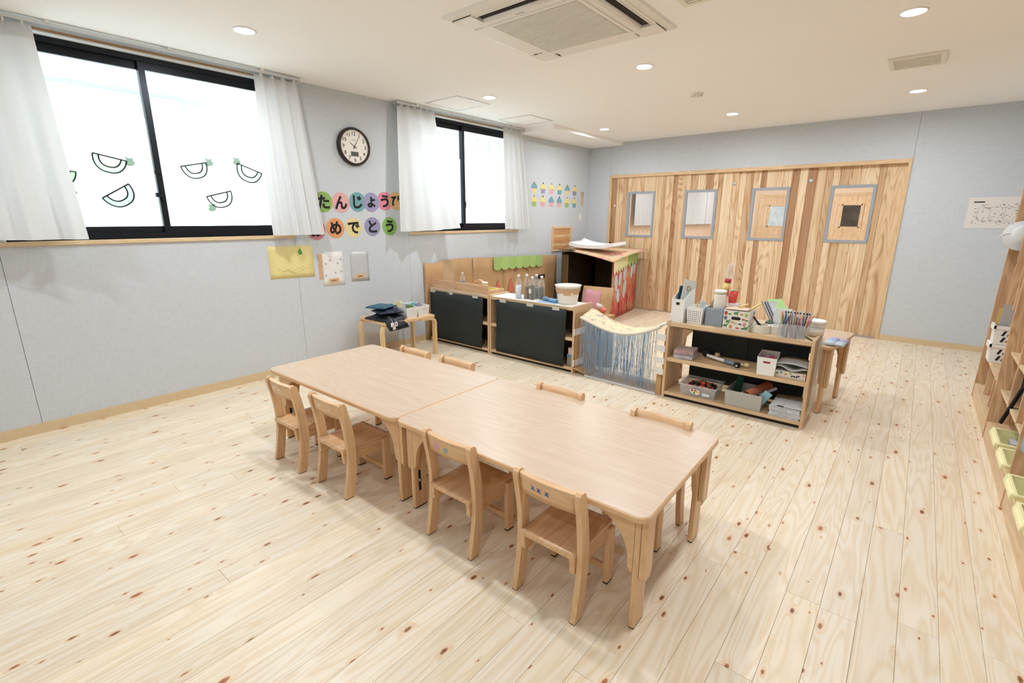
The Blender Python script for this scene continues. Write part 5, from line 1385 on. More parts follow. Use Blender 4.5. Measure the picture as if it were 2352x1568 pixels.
# masking tape rolls
def ring_roll(name, label, x, y, z, R, r_, h, col, group):
    o = MB().lathe([(r_, 0), (R, 0), (R, h), (r_, h), (r_, 0)], 28, cap0=False, cap1=False, sm=False).build(name, M_tint, loc=(x, y, z), color=srgb(*col), label=label, cat='tape roll', group=group)
    return o
ring_roll('tape_roll', 'wide cream tape roll at the front of the craft shelf', 3.510, 3.655, ZT, 0.056, 0.044, 0.058, (236,228,206), 'tape rolls')
bar('black_marker', 'black marker pen resting in the wide tape roll', 'pen', (3.525, 3.66, ZT+0.02), (3.452, 3.655, ZT+0.105), 0.0075, (28,28,30))
for k in range(3): ring_roll('tape_roll', 'narrow white tape roll, %s of the small stack' % ('bottom', 'middle', 'top')[k], 3.592, 3.70, ZT+0.0185*k, 0.042, 0.026, 0.018, (238,232,216), 'tape rolls')
gk = thing('green_ball', 'dark green ball shape behind the wide tape roll', 'ball', (3.535, 3.79, ZT))
MB().lathe([(0.002, 0.0), (0.025, 0.006), (0.038, 0.028), (0.032, 0.055), (0.012, 0.07), (0.001, 0.072)], 18).build('ball_body', M_tintp, gk, color=srgb(70,92,78))
pg_ = thing('plastic_wrap', 'crumpled clear plastic wrap near the tape rolls', 'plastic wrap', (3.575, 3.765, ZT))
MB().grid(lambda u, v: (-0.035+0.07*u, -0.03+0.06*v, 0.012+0.075*abs(math.sin(u*7+v*5))*math.sin(PI*u)*math.sin(PI*v)), 12, 12, sm=False).build('wrap', M_clear, pg_)
# white magazine holder with booklets and the green folder
mh = thing('magazine_file', 'white magazine holder with booklets behind the straw cups', 'file box', (3.60, 3.835, ZT), 0.0)
open_box(MB(), 0.10, 0.09, 0.15, 0.003).build('file_body', M_white, mh)
for k in range(6):
    c = [(214,214,220),(120,124,132),(196,206,214),(110,84,80),(230,232,234),(150,160,150)][k]
    flat('booklet', 'thin booklet leaning left in the magazine holder, %s in the fan' % CN[k], 'booklet', (3.625-0.009*k, 3.835, ZT+0.012-0.0*k), 0.006, 0.215, 0.085, (0, -0.62, -0.45), c, group='booklets in the holder')
flat('green_folder', 'bright green folder leaning over the booklets', 'folder', (3.640, 3.815, ZT+0.035), 0.003, 0.24, 0.12, (0, -0.80, -0.75), (178,226,140))
# tray of straws: three frosted cups
STR = [(236,90,60),(40,40,44),(60,140,90),(250,220,70),(60,100,180),(40,80,70),(230,70,90),(240,150,80),(90,150,200),(250,180,190)]
rq2 = random.Random(17)
SN = ['orange','black','green','yellow','blue','dark teal','red','light orange','sky blue','pink']
for k, x in enumerate((3.652, 3.706, 3.757)):
    cp = thing('frosted_cup', 'frosted plastic cup of coloured straws, %s of three' % ('left', 'middle', 'right')[k], 'cup', (x, 3.622+0.02*k*0.5, ZT), group='frosted straw cups')
    open_box(MB(), 0.046, 0.062, 0.092, 0.0018, 0.003).build('cup_body', M_frost, cp)
    for j in range(9):
        px, py = x+rq2.uniform(-0.013, 0.013), 3.622+0.01*k+rq2.uniform(-0.02, 0.02)
        stick('straw', '%s straw standing in the %s frosted cup' % (SN[(j+3*k) % 10], ('left', 'middle', 'right')[k]), 'straw', px, py, ZT+0.004, rq2.uniform(0.135, 0.175), 0.003, rq2.uniform(-0.24, 0.24), rq2.uniform(-0.15, 0.15), STR[(j+3*k) % 10], 'coloured straws')
for k, x in enumerate((3.66, 3.715, 3.768)):
    cp = thing('clear_cup', 'taller clear cup behind the straw cups, %s of three' % ('left', 'middle', 'right')[k], 'cup', (x, 3.715, ZT), group='tall clear cups')
    open_box(MB(), 0.046, 0.06, 0.165, 0.0018, 0.004).build('cup_body', M_frost, cp)
    for j in range(3): MB().box(-0.02+0.016*j, -0.012+0.016*j, -0.036, -0.034, 0.155, 0.166).build('rim_mark', M_ink, cp)
bar('red_straw', 'long red straw leaning out to the right of the cups', 'straw', (3.76, 3.64, ZT+0.02), (3.815, 3.66, ZT+0.16), 0.003, (214,60,70), 'coloured straws')
tu = thing('lidded_tub', 'white lidded plastic tub at the right end of the craft shelf', 'tub', (3.818, 3.80, ZT))
MB().lathe([(0.048, 0.0), (0.054, 0.09)], 28).build('tub_body', M_frost, tu)
MB().lathe([(0.050, 0.002), (0.052, 0.06)], 24).build('tub_contents', M_offwhite, tu)
MB().lathe([(0.058, 0.088), (0.059, 0.104), (0.052, 0.109)], 28).build('lid', M_white, tu)
bar('black_pen', 'thin black pen lying at the right front corner of the shelf', 'pen', (3.77, 3.72, ZT+0.004), (3.832, 3.605, ZT+0.004), 0.0035, (34,44,42))
# clear pocket and folded glove shapes on the table behind
pk = thing('clear_pocket', 'clear plastic pocket taped to the right side of the craft shelf', 'plastic pocket', (3.872, 3.73, 0.10))
MB().box(-0.001, 0.001, -0.12, 0.13, 0, 0.50).build('pocket_sheet', M_clear, pk)
MB().box(0.0015, 0.0025, -0.125, -0.10, 0.46, 0.52).build('tape_corner', M_masktape, pk)
M_felt = plain('pastel_felt', (1, 1, 1), 0.9, 0.05, 60, tint=True)
for k, (x, y, c, cn_, rz) in enumerate(((3.905, 4.13, (184,170,208), 'lilac', 0.3), (3.90, 4.06, (160,196,222), 'light blue', -0.2), (3.895, 3.99, (206,218,224), 'white', 0.1))):
    t = thing('soft_glove', '%s soft glove puppet lying on the far low table' % cn_, 'glove', (x, y, 0.5205), rz, 'soft glove puppets')
    MB().lathe([(0.004, 0.0), (0.034, 0.004), (0.038, 0.016), (0.026, 0.028), (0.003, 0.032)], 16).build('palm', M_felt, t, color=srgb(*c))
    for j in range(3):
        MB().tube([(0.02, -0.018+0.018*j, 0.012), (0.06, -0.026+0.026*j, 0.012), (0.085, -0.03+0.03*j, 0.010)], 0.009, 8).build('finger', M_felt, t, color=srgb(*((214,220,222) if j == 1 else c)))

# ================================================================== INSIDE THE OPEN SHELF
ZM, ZB = 0.3325, 0.0505
for k in range(2):
    t = thing('disc_case_pack', ('upper' if k else 'lower')+' clear pack of picture cards on the middle board', 'card pack', (3.0-0.006*k, 3.68, ZM+0.036*k), 0.03+0.1*k, 'clear packs of picture cards')
    MB().box(-0.075, 0.075, -0.085, 0.085, 0, 0.034, bev=0.002).build('case', M_clear, t)
    MB().box(-0.070, 0.070, -0.080, 0.080, 0.003, 0.030).build('cards', plain('picture_cards_%d' % k, srgb(*((196,150,146) if k else (186,176,186))), 0.5, 0.35, 18), t)
ml = thing('toy_mallet', 'white and blue toy mallet with a black ball end on the middle board', 'toy mallet', (3.29, 3.685, ZM))
MB().tube([(-0.15, 0.055, 0.028), (0.02, -0.008, 0.022)], 0.011, 8).build('white_handle', M_white, ml)
for j in range(6): MB().lathe([(0.0135, -0.005), (0.0135, 0.005)], 10, M=Matrix.Translation((-0.14+0.024*j, 0.0513-0.0089*j, 0.0276-0.0009*j)) @ Matrix.Rotation(PI/2, 4, 'Y')).build('handle_ring', M_white, ml)
MB().tube([(0.0, 0.0, 0.0225), (0.075, -0.028, 0.022)], 0.014, 8).build('blue_grip', M_tintp, ml, color=srgb(130,156,178))
MB().lathe([(0.001, 0.0), (0.016, 0.004), (0.023, 0.02), (0.016, 0.036), (0.001, 0.04)], 16, (0.10, -0.04, 0.0)).build('black_ball', M_ink, ml)
MB().lathe([(0.006, 0), (0.006, 0.004)], 12, M=Matrix.Translation((0.098, -0.062, 0.02)) @ Matrix.Rotation(PI/2, 4, 'X')).build('white_dot', M_white, ml)
ym_ = thing('toy_mallet', 'white stick with a pale yellow ball end on the middle board', 'toy mallet', (3.40, 3.70, ZM))
MB().tube([(-0.03, -0.002, 0.012), (0.02, -0.008, 0.014)], 0.008, 8).build('white_handle', M_white, ym_)
MB().lathe([(0.001, 0.0), (0.014, 0.004), (0.02, 0.018), (0.014, 0.032), (0.001, 0.036)], 16, (0.04, -0.01, 0)).build('yellow_ball', M_tintp, ym_, color=srgb(236,222,150))
bd = thing('black_ball', 'black ball at the back of the middle board', 'ball', (3.115, 3.80, ZM))
MB().lathe([(0.001, 0.0), (0.022, 0.006), (0.03, 0.027), (0.022, 0.048), (0.001, 0.054)], 16).build('ball_body', M_ink, bd)
yb_ = thing('yellow_ball', 'small ochre ball at the back of the middle board', 'ball', (3.19, 3.83, ZM))
MB().lathe([(0.001, 0.0), (0.016, 0.005), (0.022, 0.02), (0.016, 0.036), (0.001, 0.04)], 16).build('ball_body', M_tintp, yb_, color=srgb(214,180,90))
wbx = thing('white_bin', 'white storage bin with a slot handle on the middle board', 'bin', (3.578, 3.690, ZM), 0.10)
open_box(MB(), 0.110, 0.215, 0.128, 0.003, 0.006).build('bin_body', M_white, wbx)
MB().prism(rrect(0.045, 0.013, 0.003, 2, 0.0, 0.095), 'y', -0.1135, -0.1118).build('slot_handle', plain('slot_red', srgb(150,60,50), 0.6, 0.1, 20), wbx)
for k, (x, y, c) in enumerate(((3.57, 3.66, (222,70,80)), (3.59, 3.72, (200,60,90)), (3.565, 3.74, (190,150,180)))):
    t = thing('toy_vegetable', '%s felt piece in the white bin' % ('bright red', 'deep red', 'mauve')[k], 'toy', (x, y, ZM+0.004))
    MB().lathe([(0.02, 0.0), (0.032, 0.04), (0.028, 0.09-0.005*k), (0.008, 0.108)], 12).build('felt_piece', M_felt, t, color=srgb(*c))
bx_ = thing('printed_flat_box', 'flat printed cardboard box under the rolled grey sheet', 'box', (3.735, 3.715, ZM))
MB().box(-0.092, 0.092, -0.10, 0.10, 0, 0.045, bev=0.001).build('box_body', M_tint, bx_, color=srgb(236,228,206))
for k, x in enumerate((0.012, 0.026, 0.040)):
    MB().prism([(x-0.005, 0.012), (x+0.004, 0.014), (x+0.006, 0.022), (x+0.001, 0.026), (x-0.006, 0.021)], 'y', -0.1008, -0.1002).build('printed_shape', M_ink, bx_)
for k, x in enumerate((-0.08, -0.055, -0.028, 0.0, 0.05, 0.08)):
    MB().prism(circ(0.010, 10, x, 0.034 if k % 2 else 0.026, ry=0.006), 'y', -0.1008, -0.1002).build('printed_shape', M_tint, bx_, color=srgb(*PC[(k+1) % 7]))
rs2 = thing('rolled_foam_sheet', 'rolled grey foam sheet lying on the flat printed box', 'foam sheet', (3.735, 3.70, ZM+0.046))
MB().sheet(lambda u, v: (-0.095+0.19*u, -0.10+0.2*v, 0.012+0.022*(math.sin(u*2*PI*1.0+1.2)+1)*(0.6+0.4*u*(1-u)*4)*0.8), 20, 3, 0.005).build('foam_lower', M_tint, rs2, color=srgb(196,196,192))
MB().sheet(lambda u, v: (-0.095+0.19*u, -0.10+0.2*v, 0.050+0.010*math.sin(u*PI)), 10, 3, 0.004).build('foam_upper', M_tint, rs2, color=srgb(204,204,200))
# clear tub of blocks
ct = thing('clear_tub', 'clear plastic tub of small coloured blocks on the bottom board', 'tub', (3.128, 3.725, ZB), 0.04)
open_box(MB(), 0.245, 0.215, 0.088, 0.003, 0.012).build('tub_body', M_frost, ct)
mb = MB(); ring_o = 0.012
for a, b, c, d in ((-0.142,0.142,-0.127,-0.119),(-0.142,0.142,0.119,0.127),(-0.142,-0.134,-0.119,0.119),(0.134,0.142,-0.119,0.119)): mb.box(a, b, c, d, 0.084, 0.092)
mb.build('rim', M_frost, ct)
MB().prism([(-0.055,0.055),(-0.02,0.062),(0.018,0.058),(0.022,0.03),(0.005,0.02),(-0.03,0.022),(-0.05,0.04)], 'y', -0.1215, -0.1195).build('picture_sticker', M_tint, ct, color=srgb(246,240,226))
for (x, z, c) in ((-0.035, 0.050, (214,64,60)), (-0.012, 0.052, (224,80,60)), (0.006, 0.044, (240,190,70)), (-0.018, 0.033, (90,170,90))):
    MB().prism(rrect(0.018, 0.014, 0.003, 2, x, z), 'y', -0.1222, -0.1214).build('sticker_square', M_tint, ct, color=srgb(*c))
MB().box(0.040, 0.095, -0.1195, -0.1180, 0.02, 0.042).build('name_label', M_tint, ct, color=srgb(232,236,240))
rb2 = random.Random(31)
BC = [(200,50,50),(60,140,80),(40,34,36),(230,120,80),(36,30,34),(214,70,60),(30,28,30),(60,120,70)]
blk = MB().box(-0.011, 0.011, -0.011, 0.011, 0, 0.018, bev=0.0015)
b0 = None
n_ = 0
for j in range(6):
    for i in range(8):
        x = 3.128-0.085+0.024*i+rb2.uniform(-0.003, 0.003); y = 3.725-0.075+0.028*j+rb2.uniform(-0.003, 0.003)
        if b0 is None:
            o = blk.build('toy_block', M_tintp, loc=(0, 0, 0)); b0 = o
        else: o = b0.copy(); COL.objects.link(o)
        hump = 0.024*math.exp(-(((x-3.128)/0.07)**2+((y-3.735)/0.06)**2))
        o.location = (x, y, ZB+0.050+hump); o.rotation_euler = (rb2.uniform(-.3, .3), rb2.uniform(-.3, .3), rb2.uniform(0, 3))
        bi = (i*3+j*5+rb2.randrange(3)) % 8; o.color = (*srgb(*BC[bi]), 1)
        tag(o, 'small %s block heaped in the clear tub' % ('red','green','black','orange','black','red','black','green')[bi], 'toy block', 'small blocks in the clear tub')
MB().box(-0.105, 0.105, -0.09, 0.09, 0.004, 0.049).build('block_heap', plain('mixed_block_heap', srgb(150,110,90), 0.5, 0.7, 30), ct, kind='stuff')
# grey bin with rolled paper
gbn = thing('grey_bin', 'grey storage bin of craft paper on the bottom board', 'bin', (3.463, 3.72, ZB), 0.0)
open_box(MB(), 0.240, 0.235, 0.118, 0.0035, 0.006).build('bin_body', M_tintp, gbn, color=srgb(188,186,178))
ro = thing('rolled_paper', 'rolled orange craft paper sticking up in the grey bin', 'paper roll', (3.485, 3.665, ZB+0.092))
Mr = Matrix.Rotation(-0.5, 4, 'Z') @ Matrix.Rotation(-PI/2+0.22, 4, 'X')
MB().lathe([(0.034, -0.02), (0.036, 0.20), (0.0335, 0.20), (0.0315, -0.02), (0.034, -0.02)], 24, cap0=False, cap1=False, M=Mr).build('paper_tube', M_tint, ro, color=srgb(224,132,92))
ro2 = flat('blue_card', 'light blue card standing at the right of the grey bin', 'card', (3.565, 3.645, ZB+0.06), 0.055, 0.10, 0.008, (0.15, 0.55, 0.25), (150,204,220))
bar('purple_tube', 'lilac tube leaning out of the grey bin to the right', 'tube', (3.55, 3.70, ZB+0.09), (3.65, 3.72, ZB+0.165), 0.011, (186,172,206))
for k, (c, cc) in enumerate((('pale blue', (160,196,226)), ('white', (226,230,234)), ('steel blue', (126,168,206)))):
    flat('paper_strip', '%s paper strip in the grey bin' % c, 'paper strip', (3.385+0.022*k, 3.68+0.03*k, ZB+0.075), 0.10, 0.05, 0.003, (1.2, -0.15*k, 0.35), cc, group='paper strips in the grey bin')
flat('green_card', 'dark green card standing at the back left of the grey bin', 'card', (3.375, 3.79, ZB+0.03), 0.05, 0.15, 0.004, (0, 0.1, 0.5), (30,92,70))
# magazines
for k in range(6):
    x = 3.735+0.004*((k*7) % 3); rz = (0.0, 0.03, -0.02, 0.015, -0.03, 0.05)[k]
    t = thing('magazine', 'printed newspaper in the stack at the bottom right, %s from below' % CN[k], 'newspaper', (x, 3.715, ZB+0.0151*k), rz, 'stacked newspapers')
    sl = 0.012 if k == 5 else 0.0
    MB().sheet(lambda u, v: (-0.096+0.19*u, -0.125+0.25*v, 0.0075+0.006*u*sl*60), 6, 2, 0.0135).build('folded_pages', plain('newsprint_%d' % k, srgb(*((206,208,210) if k % 2 else (190,196,202))), 0.8, 0.12, 50), t)
    MB().box(-0.08, 0.02, -0.1258, -0.1250, 0.004, 0.007).build('print_line', M_greyplastic, t)
MB().box(-0.06, -0.02, -0.1262, -0.1252, 0.004, 0.012).build('print_photo', M_dark, t)

# ================================================================== ON THE BENCH
ZBn = 0.4225
def wbasket(label, x, y, w, d, h, rz):
    r = thing('white_basket', label, 'basket', (x, y, ZBn), rz, 'white baskets on the bench')
    open_box(MB(), w, d, h, 0.003, 0.012).build('basket_body', M_white, r)
    mb = MB(); holes(mb, d*0.86, 0.02, h*0.82, 9, 6, -w/2, 0.004, 0.012, h)
    mb.xf(Matrix.Rotation(PI/2, 4, 'Z'))
    st_ = len(mb.v)
    mb.build('hole_pattern', M_greyplastic, r, kind='stuff')
    mb = MB(); holes(mb, w*0.86, 0.02, h*0.82, 12, 6, -d/2, 0.004, 0.012, h); mb.build('hole_pattern', M_greyplastic, r, kind='stuff')
    MB().prism(circ(0.018, 16, 0.01, h*0.72), 'x', w/2+0.0095, w/2+0.011).build('round_sticker', M_tint, r, color=srgb(240,214,200))
    return r
b1 = wbasket('white perforated basket of packets, nearer one on the bench', 0.375, 2.995, 0.27, 0.115, 0.105, -0.05)
b2 = wbasket('white perforated basket of craft bits, farther one on the bench', 0.385, 3.135, 0.26, 0.12, 0.105, -0.05)
for k, (x, y, z, c, cn_) in enumerate(((0.33, 2.985, 0.05, (244,226,150), 'yellow'), (0.38, 3.0, 0.04, (226,222,226), 'white'), (0.44, 3.0, 0.03, (120,150,90), 'green'))):
    t = thing('packet', '%s paper packet in the nearer white basket' % cn_, 'packet', (x, y, ZBn+0.004), 0.2*k, 'packets in the baskets')
    MB().box(-0.04, 0.04, -0.012, 0.012, 0, 0.09+z, bev=0.004).xf(Matrix.Rotation(0.15*(k-1), 4, 'Y')).build('packet_body', M_tint, t, color=srgb(*c))
for k, (x, y, c, cn_) in enumerate(((0.36, 3.13, (84,170,160), 'teal'), (0.43, 3.14, (140,130,150), 'mauve'), (0.31, 3.14, (206,214,222), 'pale'))):
    t = thing('yarn_ball', '%s ball of yarn in the farther white basket' % cn_, 'yarn', (x, y, ZBn+0.004), 0, 'yarn in the baskets')
    MB().lathe([(0.02, 0.0), (0.042, 0.05), (0.038, 0.09), (0.018, 0.115), (0.002, 0.12)], 14).build('yarn_body', M_felt, t, color=srgb(*c))
def pouch(label, x, y, z, w, d, h, rz, c, seed, droop=0.0):
    r = thing('cloth_pouch', label, 'pouch', (x, y, z), rz, 'dark pouches on the bench')
    M_p = plain('pouch_cloth_%d' % seed, srgb(*c), 0.42, 0.15, 20)
    def top(u, v):
        e = min(1, 6*min(u, 1-u, v, 1-v))**0.6
        n = mnoise.noise(Vector((u*4.5+seed*9, v*4.5, seed)))
        px = -w/2+w*u+0.012*n; py = -d/2+d*v+0.014*mnoise.noise(Vector((v*5, u*5, seed*3+2)))
        zz = 0.006+h*e*(0.72+0.55*n)
        if droop and u > 0.84: zz -= droop*(u-0.84)/0.16
        return (px, py, max(zz, 0.005) if not droop else zz)
    MB().sheet(top, 26, 22, 0.010).build('folded_top', M_p, r)
    MB().sheet(lambda u, v: (-w*0.47+w*0.80*u, -d*0.46+d*0.92*v+0.006*math.sin(u*9), 0.006), 8, 2, 0.011).build('underside', M_p, r)
    return r
p_a = pouch('folded black pouch at the bottom of the pile on the bench', 0.385, 2.775, ZBn+0.001, 0.36, 0.24, 0.050, 0.1, (20,24,32), 1, droop=0.08)
p_b = pouch('folded navy pouch in the middle of the pile on the bench', 0.37, 2.80, ZBn+0.066, 0.24, 0.23, 0.034, -0.25, (22,32,54), 2)
p_c = pouch('folded teal pouch on top of the pile on the bench', 0.31, 2.775, ZBn+0.112, 0.21, 0.22, 0.018, 0.35, (44,92,110), 3)
for k, (dy, c) in enumerate(((-0.02, (240,240,240)), (0.025, (236,234,230)), (0.0, (240,214,198)))):
    t = thing('name_tag', ('white name tag', 'white tag with a red mark', 'peach tag')[k]+' hanging from the dark pouches', 'tag', (0.572, 2.72+dy, ZBn-0.035-0.03*(k == 2)), 0.0, 'tags on the pouches')
    MB().prism(rrect(0.032, 0.04, 0.004, 2, 0, 0.02), 'x', 0, 0.003).build('tag_card', M_tint, t, color=srgb(*c))
    MB().tube([(0.0015, 0, 0.038), (-0.006, 0.004, 0.062), (-0.02, 0.0, 0.07)], 0.0012, 5).build('tag_string', M_white, t)
    if k == 1: MB().box(0.003, 0.0034, -0.006, 0.006, 0.01, 0.03).build('red_mark', M_tint, t, color=srgb(160,40,60))

# ================================================================== POSTER ON THE BACK WALL
ps = thing('wall_poster', 'white printed chart poster on the wall right of the doors', 'poster', (4.81, D, 1.295))
MB().box(-0.215, 0.215, -0.003, -0.001, 0, 0.313).build('poster_sheet', M_tint, ps, color=srgb(240,232,224))
MB().prism(rrect(0.085, 0.014, 0.005, 2, -0.135, 0.265), 'y', -0.0036, -0.003).build('title_bar', plain('chart_ink', srgb(70,70,70), 0.7, 0.1, 30), ps)
rg = random.Random(9)
mb = MB()
for k in range(90):
    x = rg.uniform(-0.17, 0.19); z = rg.uniform(0.04, 0.24); w = rg.uniform(0.004, 0.02)
    mb.box(x, x+w, -0.0034, -0.003, z, z+rg.uniform(0.0015, 0.006))
for z in (0.075, 0.21): mb.box(-0.11, 0.18, -0.0034, -0.003, z, z+0.0016)
for x in (-0.13, -0.04, 0.07, 0.16): mb.box(x, x+0.0016, -0.0034, -0.003, 0.08, 0.22)
mb.build('chart_print', MATS['chart_ink'], ps, kind='stuff')
# ================================================================== LOCKER CABINET ON THE RIGHT
M_cab = wood('locker_wood', srgb(220,184,144), srgb(190,150,110), 'z', fine=45, rough=0.45, cathedral=0.7)
M_cab_y = wood('locker_wood_shelf', srgb(228,202,164), srgb(208,176,136), 'y', fine=45, rough=0.45, cathedral=0.5)
cb = thing('locker_cabinet', 'tall open wooden locker cabinet along the right wall', 'cabinet', (5.0, 3.7, 0))
CX, CY = 5.0, 3.7
XF, XB = 4.79, XR-0.012
def part(nm, x0, x1, y0, y1, z0, z1, mat=None, par=None, **k):
    return MB().box(x0-CX, x1-CX, y0-CY, y1-CY, z0, z1, bev=0.0012).build(nm, mat or M_cab, par or cb, **k)
UP = [5.24, 4.25, 3.22, 2.19]
for y in UP: part('upright', XF, XB, y-0.020, y, 0.0, 1.95)
part('back_panel', XB, XB+0.008, 2.17, 5.24, 0, 1.95)
part('top_board', XF, XB, 2.17, 5.24, 1.95, 1.972, M_cab_y)
for a, b in zip(UP, UP[1:]):
    y0, y1 = b, a-0.020
    part('plinth', XF+0.004, XB, y0, y1, 0.0, 0.115, M_cab_y)
    t = (y1-y0)/3
    far = a == UP[0]
    for k in (1, 2):
        yd = y0+t*k
        if far: part('divider', 4.817, XB, yd-0.009, yd+0.009, 0.115, 0.322)
        part('divider', 4.817, XB, yd-0.009, yd+0.009, 0.80 if far else 0.322, 1.50)
    for z in ((0.322, 0.78) if far else (0.322, 0.57)):
        for k in range(3):
            part('cubby_shelf', XF+0.03 if z < 0.7 else 4.95, XB, y0+t*k+(0.009 if k else 0), y0+t*(k+1)-(0.009 if k < 2 else 0), z, z+0.018, M_cab_y)
    part('upper_shelf', XF+0.03, XB, y0, y1, 1.50, 1.52, M_cab_y)
    for k in range(3):
        for x in (4.92,):
            MB().lathe([(0.006, 0.0), (0.006, 0.03), (0.010, 0.034), (0.010, 0.042)], 10, M=Matrix.Translation((x-CX, y1-CY, 0.16)) @ Matrix.Rotation(PI/2, 4, 'X')).build('peg', M_trimwood, cb) if k == 0 else None
# yellow bins on the plinth
M_yb = plain('pale_yellow_plastic', srgb(249,243,190), 0.4, 0.02, 20)
def bin_(label, y0, y1):
    r = thing('yellow_bin', label, 'bin', (4.94, (y0+y1)/2, 0.1155), group='yellow bins in the locker')
    d = y1-y0
    open_box(MB(), 0.285, d-0.04, 0.084, 0.004, 0.014).build('bin_body', M_yb, r)
    mb = MB(); w, h = 0.165, d/2
    for a, b, c, e in ((-w, w, -h, -h+0.014), (-w, w, h-0.014, h), (-w, -w+0.014, -h+0.014, h-0.014), (w-0.014, w, -h+0.014, h-0.014)): mb.box(a, b, c, e, 0.076, 0.087, bev=0.002)
    mb.build('rim', M_yb, r)
    MB().sheet(lambda u, v: (-0.166-0.008*math.sin(PI*v), -h*0.85+h*1.7*u, 0.036+0.048*v), 4, 4, 0.005).build('front_grip', M_yb, r)
    return r
bn_ = []
for k, (a, b, lb) in enumerate(((3.56, 3.845, 'yellow bin with a green item, farthest in the locker'), (3.25, 3.51, 'yellow bin with white paper beside the middle locker upright'),
                         (2.90, 3.15, 'yellow bin with a white booklet nearest below the blue bag'), (2.59, 2.835, 'yellow bin cut off at the right edge of the view'))):
    bin_(lb, a, b)
def inbin(name, label, cat, x, y, w, d, h, c):
    return MB().box(-w/2, w/2, -d/2, d/2, 0, h, bev=0.003).build(name, M_tint, loc=(x, y, 0.121), color=srgb(*c), label=label, cat=cat)
inbin('green_cup', 'bright green cup in the farthest yellow bin', 'cup', 4.90, 3.66, 0.05, 0.05, 0.085, (150,222,100))
inbin('grey_cloth', 'grey cloth folded in the farthest yellow bin', 'cloth', 4.94, 3.77, 0.18, 0.09, 0.04, (210,208,210))
inbin('white_papers', 'white papers standing in the second yellow bin', 'papers', 4.89, 3.38, 0.02, 0.15, 0.10, (238,236,240))
inbin('white_booklet', 'white booklet standing in the third yellow bin', 'booklet', 4.88, 3.02, 0.03, 0.17, 0.085, (232,230,236))
inbin('grey_folder', 'grey-blue folder in the last yellow bin', 'folder', 4.88, 2.71, 0.03, 0.16, 0.09, (170,190,196))
# white stacking baskets
M_wbk = plain('white_slotted_plastic', srgb(240,240,236), 0.4, 0.01, 20)
for k in range(2):
    r = thing('stacking_basket', ('lower' if k == 0 else 'upper')+' white slotted stacking basket in the far locker bay', 'basket', (4.945, 5.10, 0.3405+0.141*k), 0, 'white stacking baskets')
    d, w, h = 0.17, 0.27, 0.135
    open_box(MB(), w, d, h, 0.004, 0.004).build('basket_body', M_wbk, r)
    MB().box(-w/2-0.012, w/2+0.008, -d/2-0.01, -d/2+0.0, h-0.02, h+0.004).box(-w/2-0.014, -w/2, -d/2-0.01, d/2, h-0.035, h+0.004).build('rim', M_wbk, r)
    for j in range(2):
        for i in range(6):
            MB().prism([(-0.10+0.03*i, 0.020+0.048*j), (-0.087+0.03*i, 0.020+0.048*j), (-0.073+0.03*i, 0.056+0.048*j), (-0.086+0.03*i, 0.056+0.048*j)], 'y', -d/2-0.0055, -d/2-0.0035).build('slot', M_ink, r)
flat('grey_file', 'grey plastic file standing in the upper stacking basket', 'file', (4.925, 5.06, 0.486), 0.20, 0.29, 0.006, (0, 0, 0), (196,192,186))
flat('yellow_card', 'yellow card standing behind the grey plastic file', 'card', (4.90, 5.14, 0.486), 0.17, 0.25, 0.004, (0, 0, 0), (240,200,90))
bg_ = thing('clear_bag', 'clear bag of small things in the upper stacking basket', 'bag', (4.90, 5.035, 0.486))
MB().lathe([(0.012, 0.0), (0.018, 0.03), (0.018, 0.14), (0.008, 0.16)], 14).xf(Matrix.Scale(2.2, 4, (1, 0, 0))).build('bag_body', plain('mixed_grey_bits', srgb(150,150,136), 0.5, 0.5, 40), bg_)
# hats and bags hanging on the locker
cp = thing('white_sun_hat', 'white and grey sun hat hanging at the far locker upright', 'hat', (4.84, 5.10, 1.17))
Mh = Matrix.Rotation(1.2, 4, 'X')
MB().lathe([(0.10, 0.0), (0.115, 0.008), (0.11, 0.018), (0.075, 0.02), (0.068, 0.06), (0.045, 0.085), (0.004, 0.09)], 24, M=Mh, c=(0, 0, 0.10)).build('hat_brim', M_tint, cp, color=srgb(226,228,226))
MB().lathe([(0.004, -0.004), (0.088, -0.003)], 24, cap0=False, cap1=False, M=Mh, c=(0, 0, 0.10)).build('hat_lining', M_tint, cp, color=srgb(160,164,164))
MB().tube([(-0.06+0.06*math.cos(a*PI/8)-0.02, -0.02, 0.10+0.05*math.sin(a*PI/8)-0.03) for a in range(9)], 0.003, 6).build('chin_elastic', M_white, cp)
MB().tube([(0.0, 0, 0.19), (0.05, 0.04, 0.22)], 0.004, 6).build('hang_loop', M_white, cp)
nb = thing('navy_strap', 'navy bag strap looped below the white sun hat', 'strap', (4.86, 4.95, 1.04))
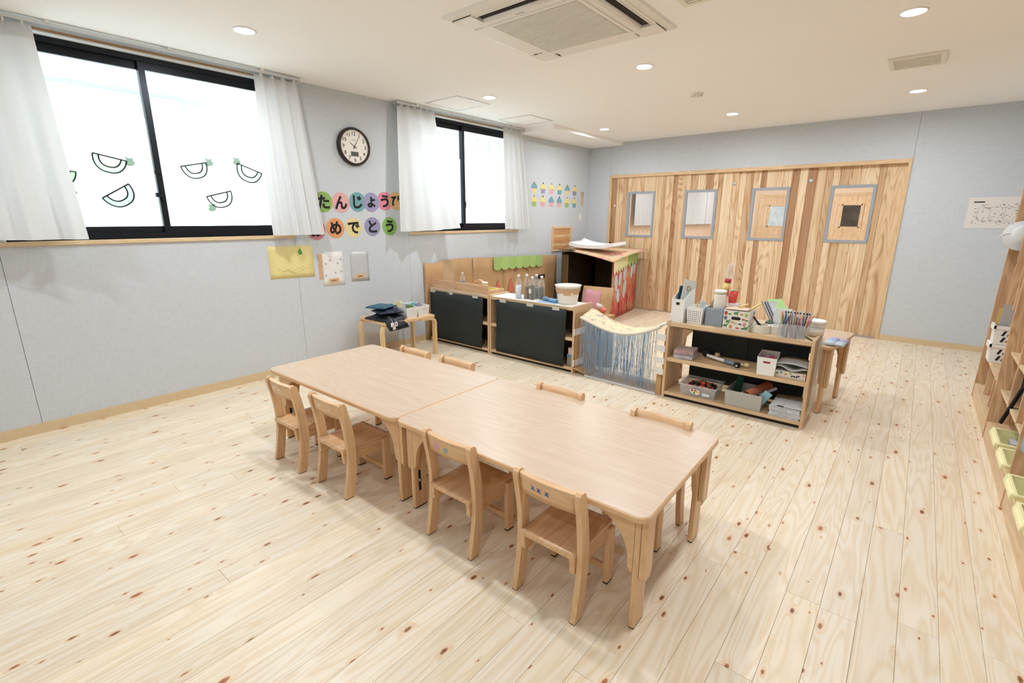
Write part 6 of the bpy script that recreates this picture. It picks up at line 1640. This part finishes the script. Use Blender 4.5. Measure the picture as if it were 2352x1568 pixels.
MB().tube([(0.05*math.cos(a*PI/7)+0.02, 0.0, 0.05+0.045*math.sin(a*PI/7)) for a in range(15)], 0.012, 8).build('strap_loop', M_tint, nb, color=srgb(30,44,72))
MB().box(0.03, 0.10, -0.03, 0.03, 0.06, 0.13, bev=0.01).build('bag_corner', M_tint, nb, color=srgb(20,22,26))
# black jacket-like bag in the second bay
jk = thing('black_bag', 'black bag with hanging straps in the middle locker bay', 'bag', (4.87, 3.86, 0.36))
MB().box(-0.02, 0.14, -0.07, 0.07, 0.06, 0.24, bev=0.02).build('bag_body', M_tint, jk, color=srgb(26,26,30))
MB().sheet(lambda u, v: (-0.02-0.05*v, -0.05+0.04*u, 0.10-0.22*v), 3, 6, 0.012).build('strap', M_tint, jk, color=srgb(22,22,26))
MB().sheet(lambda u, v: (0.04-0.02*v, -0.06+0.03*u, 0.10-0.14*v), 3, 6, 0.010).build('strap', M_tint, jk, color=srgb(22,22,26))
MB().box(0.0, 0.10, -0.073, -0.066, 0.17, 0.25, bev=0.003).build('blue_patch', M_tint, jk, color=srgb(50,100,170))
rh = thing('red_hoop', 'red ring hanging beside the black bag', 'ring', (4.87, 3.90, 0.44))
MB().tube([(0.042*math.cos(a*PI/10), 0, 0.042+0.042*math.sin(a*PI/10)) for a in range(21)], 0.007, 8).build('ring', M_tintp, rh, color=srgb(214,70,70))
wt = thing('white_towel', 'white towel hanging under the black bag', 'towel', (4.90, 3.70, 0.32))
MB().sheet(lambda u, v: (-0.03+0.05*u-0.03*v, 0.01*math.sin(u*6), 0.24-0.22*v), 6, 8, 0.008).build('towel_cloth', M_curtain, wt)
bb_ = thing('blue_denim_bag', 'light blue bag hanging in the nearest locker bay', 'bag', (4.86, 3.04, 0.335))
MB().lathe([(0.06, 0.0), (0.085, 0.04), (0.085, 0.16), (0.05, 0.22), (0.02, 0.23)], 16).build('bag_body', M_felt, bb_, color=srgb(150,180,196))
MB().tube([(-0.02, -0.05, 0.02), (-0.06, -0.06, -0.02), (-0.02, -0.04, 0.0)], 0.006, 6).build('bag_cord', M_tint, bb_, color=srgb(70,96,124))
